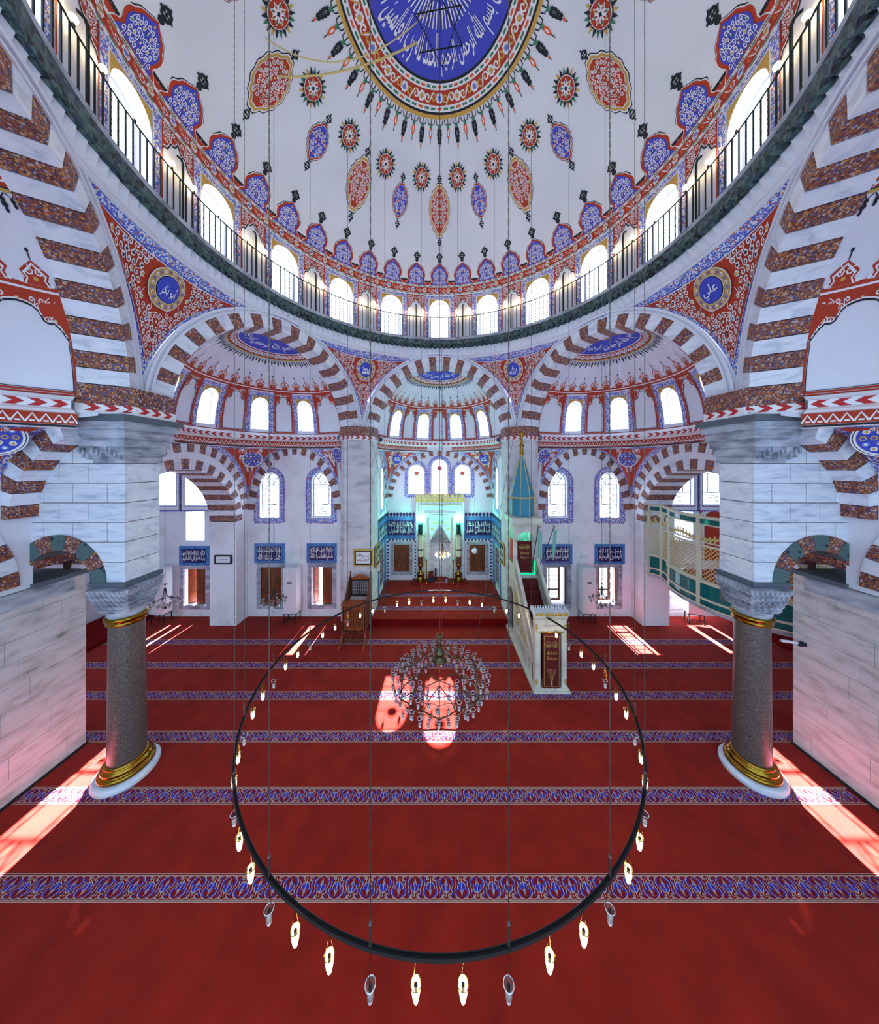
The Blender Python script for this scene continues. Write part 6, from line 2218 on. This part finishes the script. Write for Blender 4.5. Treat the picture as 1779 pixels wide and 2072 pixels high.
for k in range(54):
    a = (k + .5) * STP
    x, y = RG * sin(a), RG * cos(a)
    off = (k % 3 == 1)
    if off:
        m = Matrix.Translation((x, y, 0))
        if cc is None:
            mb = MB(); chain(mb, (0, 0, ZR + .03), (0, 0, 16.2), .0042, .05)
            mb.tube([(0, 0, ZR + .22), (0, 0, ZR + .02)], .014); mb.ball((0, 0, ZR + .22), .02, 6, 4)
            cc = obj('suspension_chain', mb, CHAINM, rg, M=m)
            strip = 1
        else:
            dup(cc, rg, m)
    dz = -.1 if off else 0.0
    if k in (0, 1):
        e = MB()
        top = ZR - .03; rim = ZR - .24 + dz
        for q in range(3):
            t = q * 2 * pi / 3
            chain(e, (0, 0, top), (.043 * cos(t), .043 * sin(t), rim), .0018, .03)
        ln = obj('glass_lamp', e, GOLD, rg, M=Matrix.Translation((x, y, 0)))
        g = MB(); g.lathe([(.045, rim + .01), (.047, rim), (.043, rim - .04), (.033, rim - .09), (.016, rim - .15), (.012, rim - .17), (.001, rim - .175)], n=20)
        obj('glass_cup', g, GLASS, ln, smooth=True)
        g = MB(); g.tube([(.046 * cos(t), .046 * sin(t), rim + .01) for t in lins(0, 2 * pi, 20)[:-1]], .0035, 5, 0, True); obj('rim', g, GOLD if not off else METALW, ln)
        g = MB(); g.lathe([(.001, rim + .0), (.016, rim), (.016, rim - .045), (.001, rim - .05)], n=10); obj('socket', g, IRON, ln)
        g = MB(); g.lathe([(.012, rim - .045), (.026, rim - .075), (.028, rim - .11), (.018, rim - .15), (.001, rim - .165)], n=14)
        obj('bulb', g, BULB if not off else METALW, ln, smooth=True)
        if off: fo = ln
        else: first = ln
    else:
        src = fo if off else first
        c = dup(src, rg, Matrix.Translation((x, y, 0)) @ Matrix.Rotation(a * 3.3, 4, 'Z'))
        for ch in src.children: dup(ch, c, ch.matrix_local.copy())

# ------------------------------------------------------------ crystal chandelier under the dome's axis
BRONZE = mat('aged_bronze', (92, 84, 58), 0.35, 0.85)
ch = empty('crystal_chandelier', (0, HY, 0), label='bronze chandelier crowded with small clear glass lamps, at the centre of the hall', cat='chandelier')
mb = MB()
mb.lathe([(.001, 2.2), (.12, 2.22), (.16, 2.26), (.13, 2.3), (.07, 2.33), (.1, 2.4), (.11, 2.45), (.06, 2.5), (.03, 2.53), (.07, 2.58), (.03, 2.63), (.055, 2.68), (.02, 2.73), (.001, 2.75)], n=20)
mb.tube([(.07 * cos(t), 0, 2.82 + .07 * sin(t)) for t in lins(pi * .68, pi * 2.32, 14)], [.008 + .016 * sin(pi * i / 14) for i in range(15)], 6)
obj('hub', mb, BRONZE, ch, smooth=True)
mb = MB()
hexp = [(.93 * sin(k * pi / 3), .93 * cos(k * pi / 3), 1.82) for k in range(6)]
mb.tube(hexp, .014, 5, 0, True)
h2 = [(.5 * sin(k * pi / 3 + pi / 6), .5 * cos(k * pi / 3 + pi / 6), 1.86) for k in range(6)]
for k in range(6):
    mb.rod((0, 0, 1.82), hexp[k], .011); mb.rod(hexp[k], hexp[k], .01) if False else None
mb.rod((0, 0, 1.8), (0, 0, 2.25), .012)
obj('hexagon_frame', mb, BRONZE, ch)
am = MB()
def arcs(pts_, n=5):
    out = []
    for (x0, z0), (x1, z1) in zip(pts_, pts_[1:]):
        for i in range(n):
            t = i / n; out.append((x0 + (x1 - x0) * t, z0 + (z1 - z0) * t + .09 * sin(pi * t)))
    return out + [pts_[-1]]
pr = arcs([(.1, 2.24), (.3, 2.2), (.5, 2.1), (.68, 2.02), (.9, 1.92)])
am.tube([(0, r, z) for r, z in pr], .012, 5)
am.tube([(0, .9 + .1 * sin(t), 1.84 + .1 * cos(t)) for t in lins(0, pi * 1.3, 8)], .01, 5)
am.tube([(.0, .5, 2.1), (.12, .6, 2.02), (.22, .72, 1.98), (.3, .86, 1.9)], .01, 5); am.tube([(.0, .5, 2.1), (-.12, .6, 2.02), (-.22, .72, 1.98), (-.3, .86, 1.9)], .01, 5)
a0 = obj('scroll_arm', am, BRONZE, ch)
for k in range(1, 6): dup(a0, ch, Matrix.Rotation(-k * pi / 3, 4, 'Z'))
# lamp: clear cup with dark socket and frosted candle bulb
cg = MB(); cg.lathe([(.042, .06), (.037, .02), (.031, -.03), (.017, -.075), (.001, -.085)], n=12)
cs = MB(); cs.lathe([(.001, .03), (.014, .03), (.014, .0), (.001, -.005)], n=8)
cbm = MB(); cbm.lathe([(.012, .0), (.027, -.035), (.02, -.09), (.001, -.11)], n=8)
cr_ = MB(); cr_.tube([(.043 * cos(t), .043 * sin(t), .06) for t in lins(0, 2 * pi, 14)[:-1]], .0035, 4, 0, True)
FROST = mat('frosted_bulb', (226, 228, 236), 0.25)
def cup(parent, x, y, z, lit=None):
    m = Matrix.Translation((x, y, z))
    if 'cup' not in CUPS:
        c = obj('glass_lamp', cr_, METALW, parent, M=m)
        obj('glass_cup', cg, GLASS, c, smooth=True); obj('socket', cs, IRON, c); obj('bulb', cbm, FROST, c, smooth=True)
        CUPS['cup'] = c; return c
    s_ = CUPS['cup']; c = dup(s_, parent, m)
    for q in s_.children: 
        d = dup(q, c, Matrix.Identity(4))
        if lit is not None and q.name.startswith('bulb'):
            d.data = lit
    return c
CUPS = {}
r_ = random.Random(12)
for (n, r, z, jit) in ((36, 1.02, 1.84, .05), (30, .92, 2.02, .05), (30, .86, 1.72, .05), (24, .72, 2.08, .04), (14, .5, 2.0, .04), (10, .6, 1.74, .04)):
    for k in range(n):
        a = 2 * pi * (k + .5 * (r_.random() * .4)) / n
        rr = r + r_.uniform(-jit, jit)
        cup(ch, rr * sin(a), rr * cos(a), z + r_.uniform(-.04, .04))
mb = MB()
for (n, r, z) in ((60, .98, 1.9), (60, .82, 1.98), (60, .7, 2.02)):
    mb.tube([(r * sin(a), r * cos(a), z + .03 * abs(sin(a * 9))) for a in lins(0, 2 * pi, 72)[:-1]], .008, 4, 0, True)
obj('scroll_ring', mb, BRONZE, ch)
mb = MB(); mb.rod((0, 0, 2.8), (0, 0, 16.8), .011); chain(mb, (.05, 0, 2.85), (0.03, 0, 16.8), .004, .08)
obj('suspension_rod', mb, CHAINM, ch)

# small chandeliers
def small_chandelier(x, y, z, ztop, label, lit=False, s=1.0, n=10):
    p = empty('small_chandelier', (x, y, z), label=label, cat='chandelier')
    mb = MB(); mb.rod((0, 0, -.1), (0, 0, .62), .008); mb.ball((0, 0, -.14), .05, 10, 6); mb.ball((0, 0, .6), .025)
    mb.tube([(.06 * cos(t), .06 * sin(t), .62) for t in lins(0, 2 * pi, 12)[:-1]], .006, 4, 0, True)
    obj('stem', mb, GOLD if lit else BRONZE, p)
    mb = MB()
    for k in range(n):
        a = 2 * pi * k / n; c, s_ = cos(a), sin(a)
        mb.tube([(0.02 * c, .02 * s_, .5), (.06 * c, .06 * s_, .2), (.2 * c * s, .2 * s_ * s, .12), (.3 * c * s, .3 * s_ * s, .06), (.34 * c * s, .34 * s_ * s, .1)], .006, 4)
    mb.tube([(.3 * s * cos(t), .3 * s * sin(t), .06) for t in lins(0, 2 * pi, 24)[:-1]], .006, 4, 0, True)
    obj('scroll_arms', mb, GOLD if lit else IRON, p)
    for k in range(n):
        a = 2 * pi * k / n
        cup(p, .36 * s * cos(a), .36 * s * sin(a), .04, LITB if lit else None)
    for k in range(5):
        a = 2 * pi * k / 5; cup(p, .15 * s * cos(a), .15 * s * sin(a), -.06, LITB if lit else None)
    mb = MB(); chain(mb, (0, 0, .6), (0, 0, ztop - z), .006, .12); obj('suspension_chain', mb, CHAINM, p)
    return p
tmp = MB(); tmp.lathe([(.012, .0), (.026, -.03), (.02, -.075), (.001, -.09)], n=8)
tb = obj('bulb', tmp, BULBW); LITB = tb.data; bpy.data.objects.remove(tb)
small_chandelier(-5.45, 9.2, 1.98, 10.6, 'small dark chandelier with clear cups hanging in the far left bay')
small_chandelier(5.35, 9.2, 1.98, 10.6, 'small dark chandelier with clear cups hanging in the far right bay')
small_chandelier(-8.8, 8.95, 2.05, 6.3, 'small dark chandelier hanging in the left aisle behind the granite column')
small_chandelier(.14, 13.0, 2.3, 10.3, 'small glowing chandelier in front of the prayer niche', True, .9)
lamp('apse_chandelier_lamp', 'POINT', (.14, 12.8, 2.3), 25, (1, .85, .6), .25)
p = empty('hanging_glass_ball', (1.66, 13.2, 2.42), label='round mirrored glass ball hanging in front of the right niche shutters', cat='ornament')
mb = MB(); mb.ball((0, 0, 0), .14, 20, 12); obj('ball', mb, METALW, p, smooth=True)
mb = MB(); mb.rod((0, 0, .14), (0, 0, 7.6), .004); obj('thread', mb, CHAINM, p)

# iron hexagram under the crown, with cables swung to the side
st = empty('hanging_hexagram', (0, HY, 15.9), label='black iron six pointed star frame hanging under the blue crown medallion', cat='hanging frame')
mb = MB()
for ph in (0, pi / 3):
    mb.tube([(.56 * sin(ph + k * 2 * pi / 3 + .12), .56 * cos(ph + k * 2 * pi / 3 + .12), 0.02 * (ph > 0)) for k in range(3)], .02, 4, 0, True)
obj('bars', mb, IRONG, st)
mb = MB()
for k in range(6):
    a = k * pi / 3 + .12; mb.rod((.5 * sin(a), .5 * cos(a), 0), (0, 0, .8), .006)
obj('hanger_wires', mb, CHAINM, st)
cbl = empty('hanging_cable', (0, 0, 0), label='pale slack cables slung across the dome at the upper left', cat='cable')
def sag(mb, p, q, s, r, n=20):
    p, q = Vector(p), Vector(q); mb.tube([tuple(p.lerp(q, t) + Vector((0, 0, -s * 4 * t * (1 - t)))) for t in lins(0, 1, n)], r, 5)
mb = MB(); sag(mb, (-.3, HY - .1, 16.1), (-4.2, HY + .2, 17.2 - .9), .9, .012); obj('cable', mb, CREAMG, cbl)
mb = MB(); sag(mb, (-.5, HY + .3, 16.1), (-4.6, HY + .8, 16.1), .35, .02); obj('cable', mb, CREAMG, cbl)
# slanting wires steadying the chandeliers
w_ = empty('stay_wire', label='thin slanting stay wires crossing in front of the left pier', cat='wire')
for (p0, p1) in (((-2.6, 8.6, 9.6), (-1.2, 8.6, 3.2)), ((2.6, 8.2, 9.6), (.95, 7.2, 2.0))):
    mb = MB(); mb.rod(p0, p1, .006); obj('wire', mb, CHAINM, w_)

# ------------------------------------------------------------ small fittings
p = empty('security_camera', (-4.0, 11.24, 2.75), label='small white security camera on a bracket left of the framed calligraphy pier', cat='camera')
mb = MB(); mb.box(-.12, .06, -.05, .03, -.04, .04); obj('body', mb, METALW, p)
mb = MB(); mb.rod((.03, 0, 0), (.15, .15, .03), .012); obj('bracket', mb, METALW, p)
p = empty('wall_box', (4.05 + 2.1, 11.9, 2.6), label='small white wall box above the right air conditioner', cat='box')
mb = MB(); mb.box(-.14, .14, -.06, .05, -.1, .02); mb.box(-.12, .12, -.065, -.06, -.08, 0); obj('cover', mb, METALW, p)
p = empty('wall_telephone', (-2.72, 12.35, 1.95), label='white wall telephone on the inner side of the left pier', cat='telephone')
mb = MB(); mb.box(0, .08, -.1, .1, -.14, .14); obj('body', mb, METALW, p)
mb = MB(); mb.tube([(.1, -.05, .1), (.14, -.05, .05), (.14, -.05, -.1), (.1, -.05, -.16)], .02, 6); obj('handset', mb, BLACK, p)
p = empty('rail_fitting', (8.1, 6.35, 2.45), label='small grey rod fitting at the corner of the right travertine wall', cat='fitting')
mb = MB(); mb.rod((-.28, .05, .02), (.12, -.05, 0), .03); obj('rod', mb, METALW, p)
mb = MB(); mb.box(.0, .2, -.08, .0, -.04, .03); obj('clamp', mb, BLACK, p)
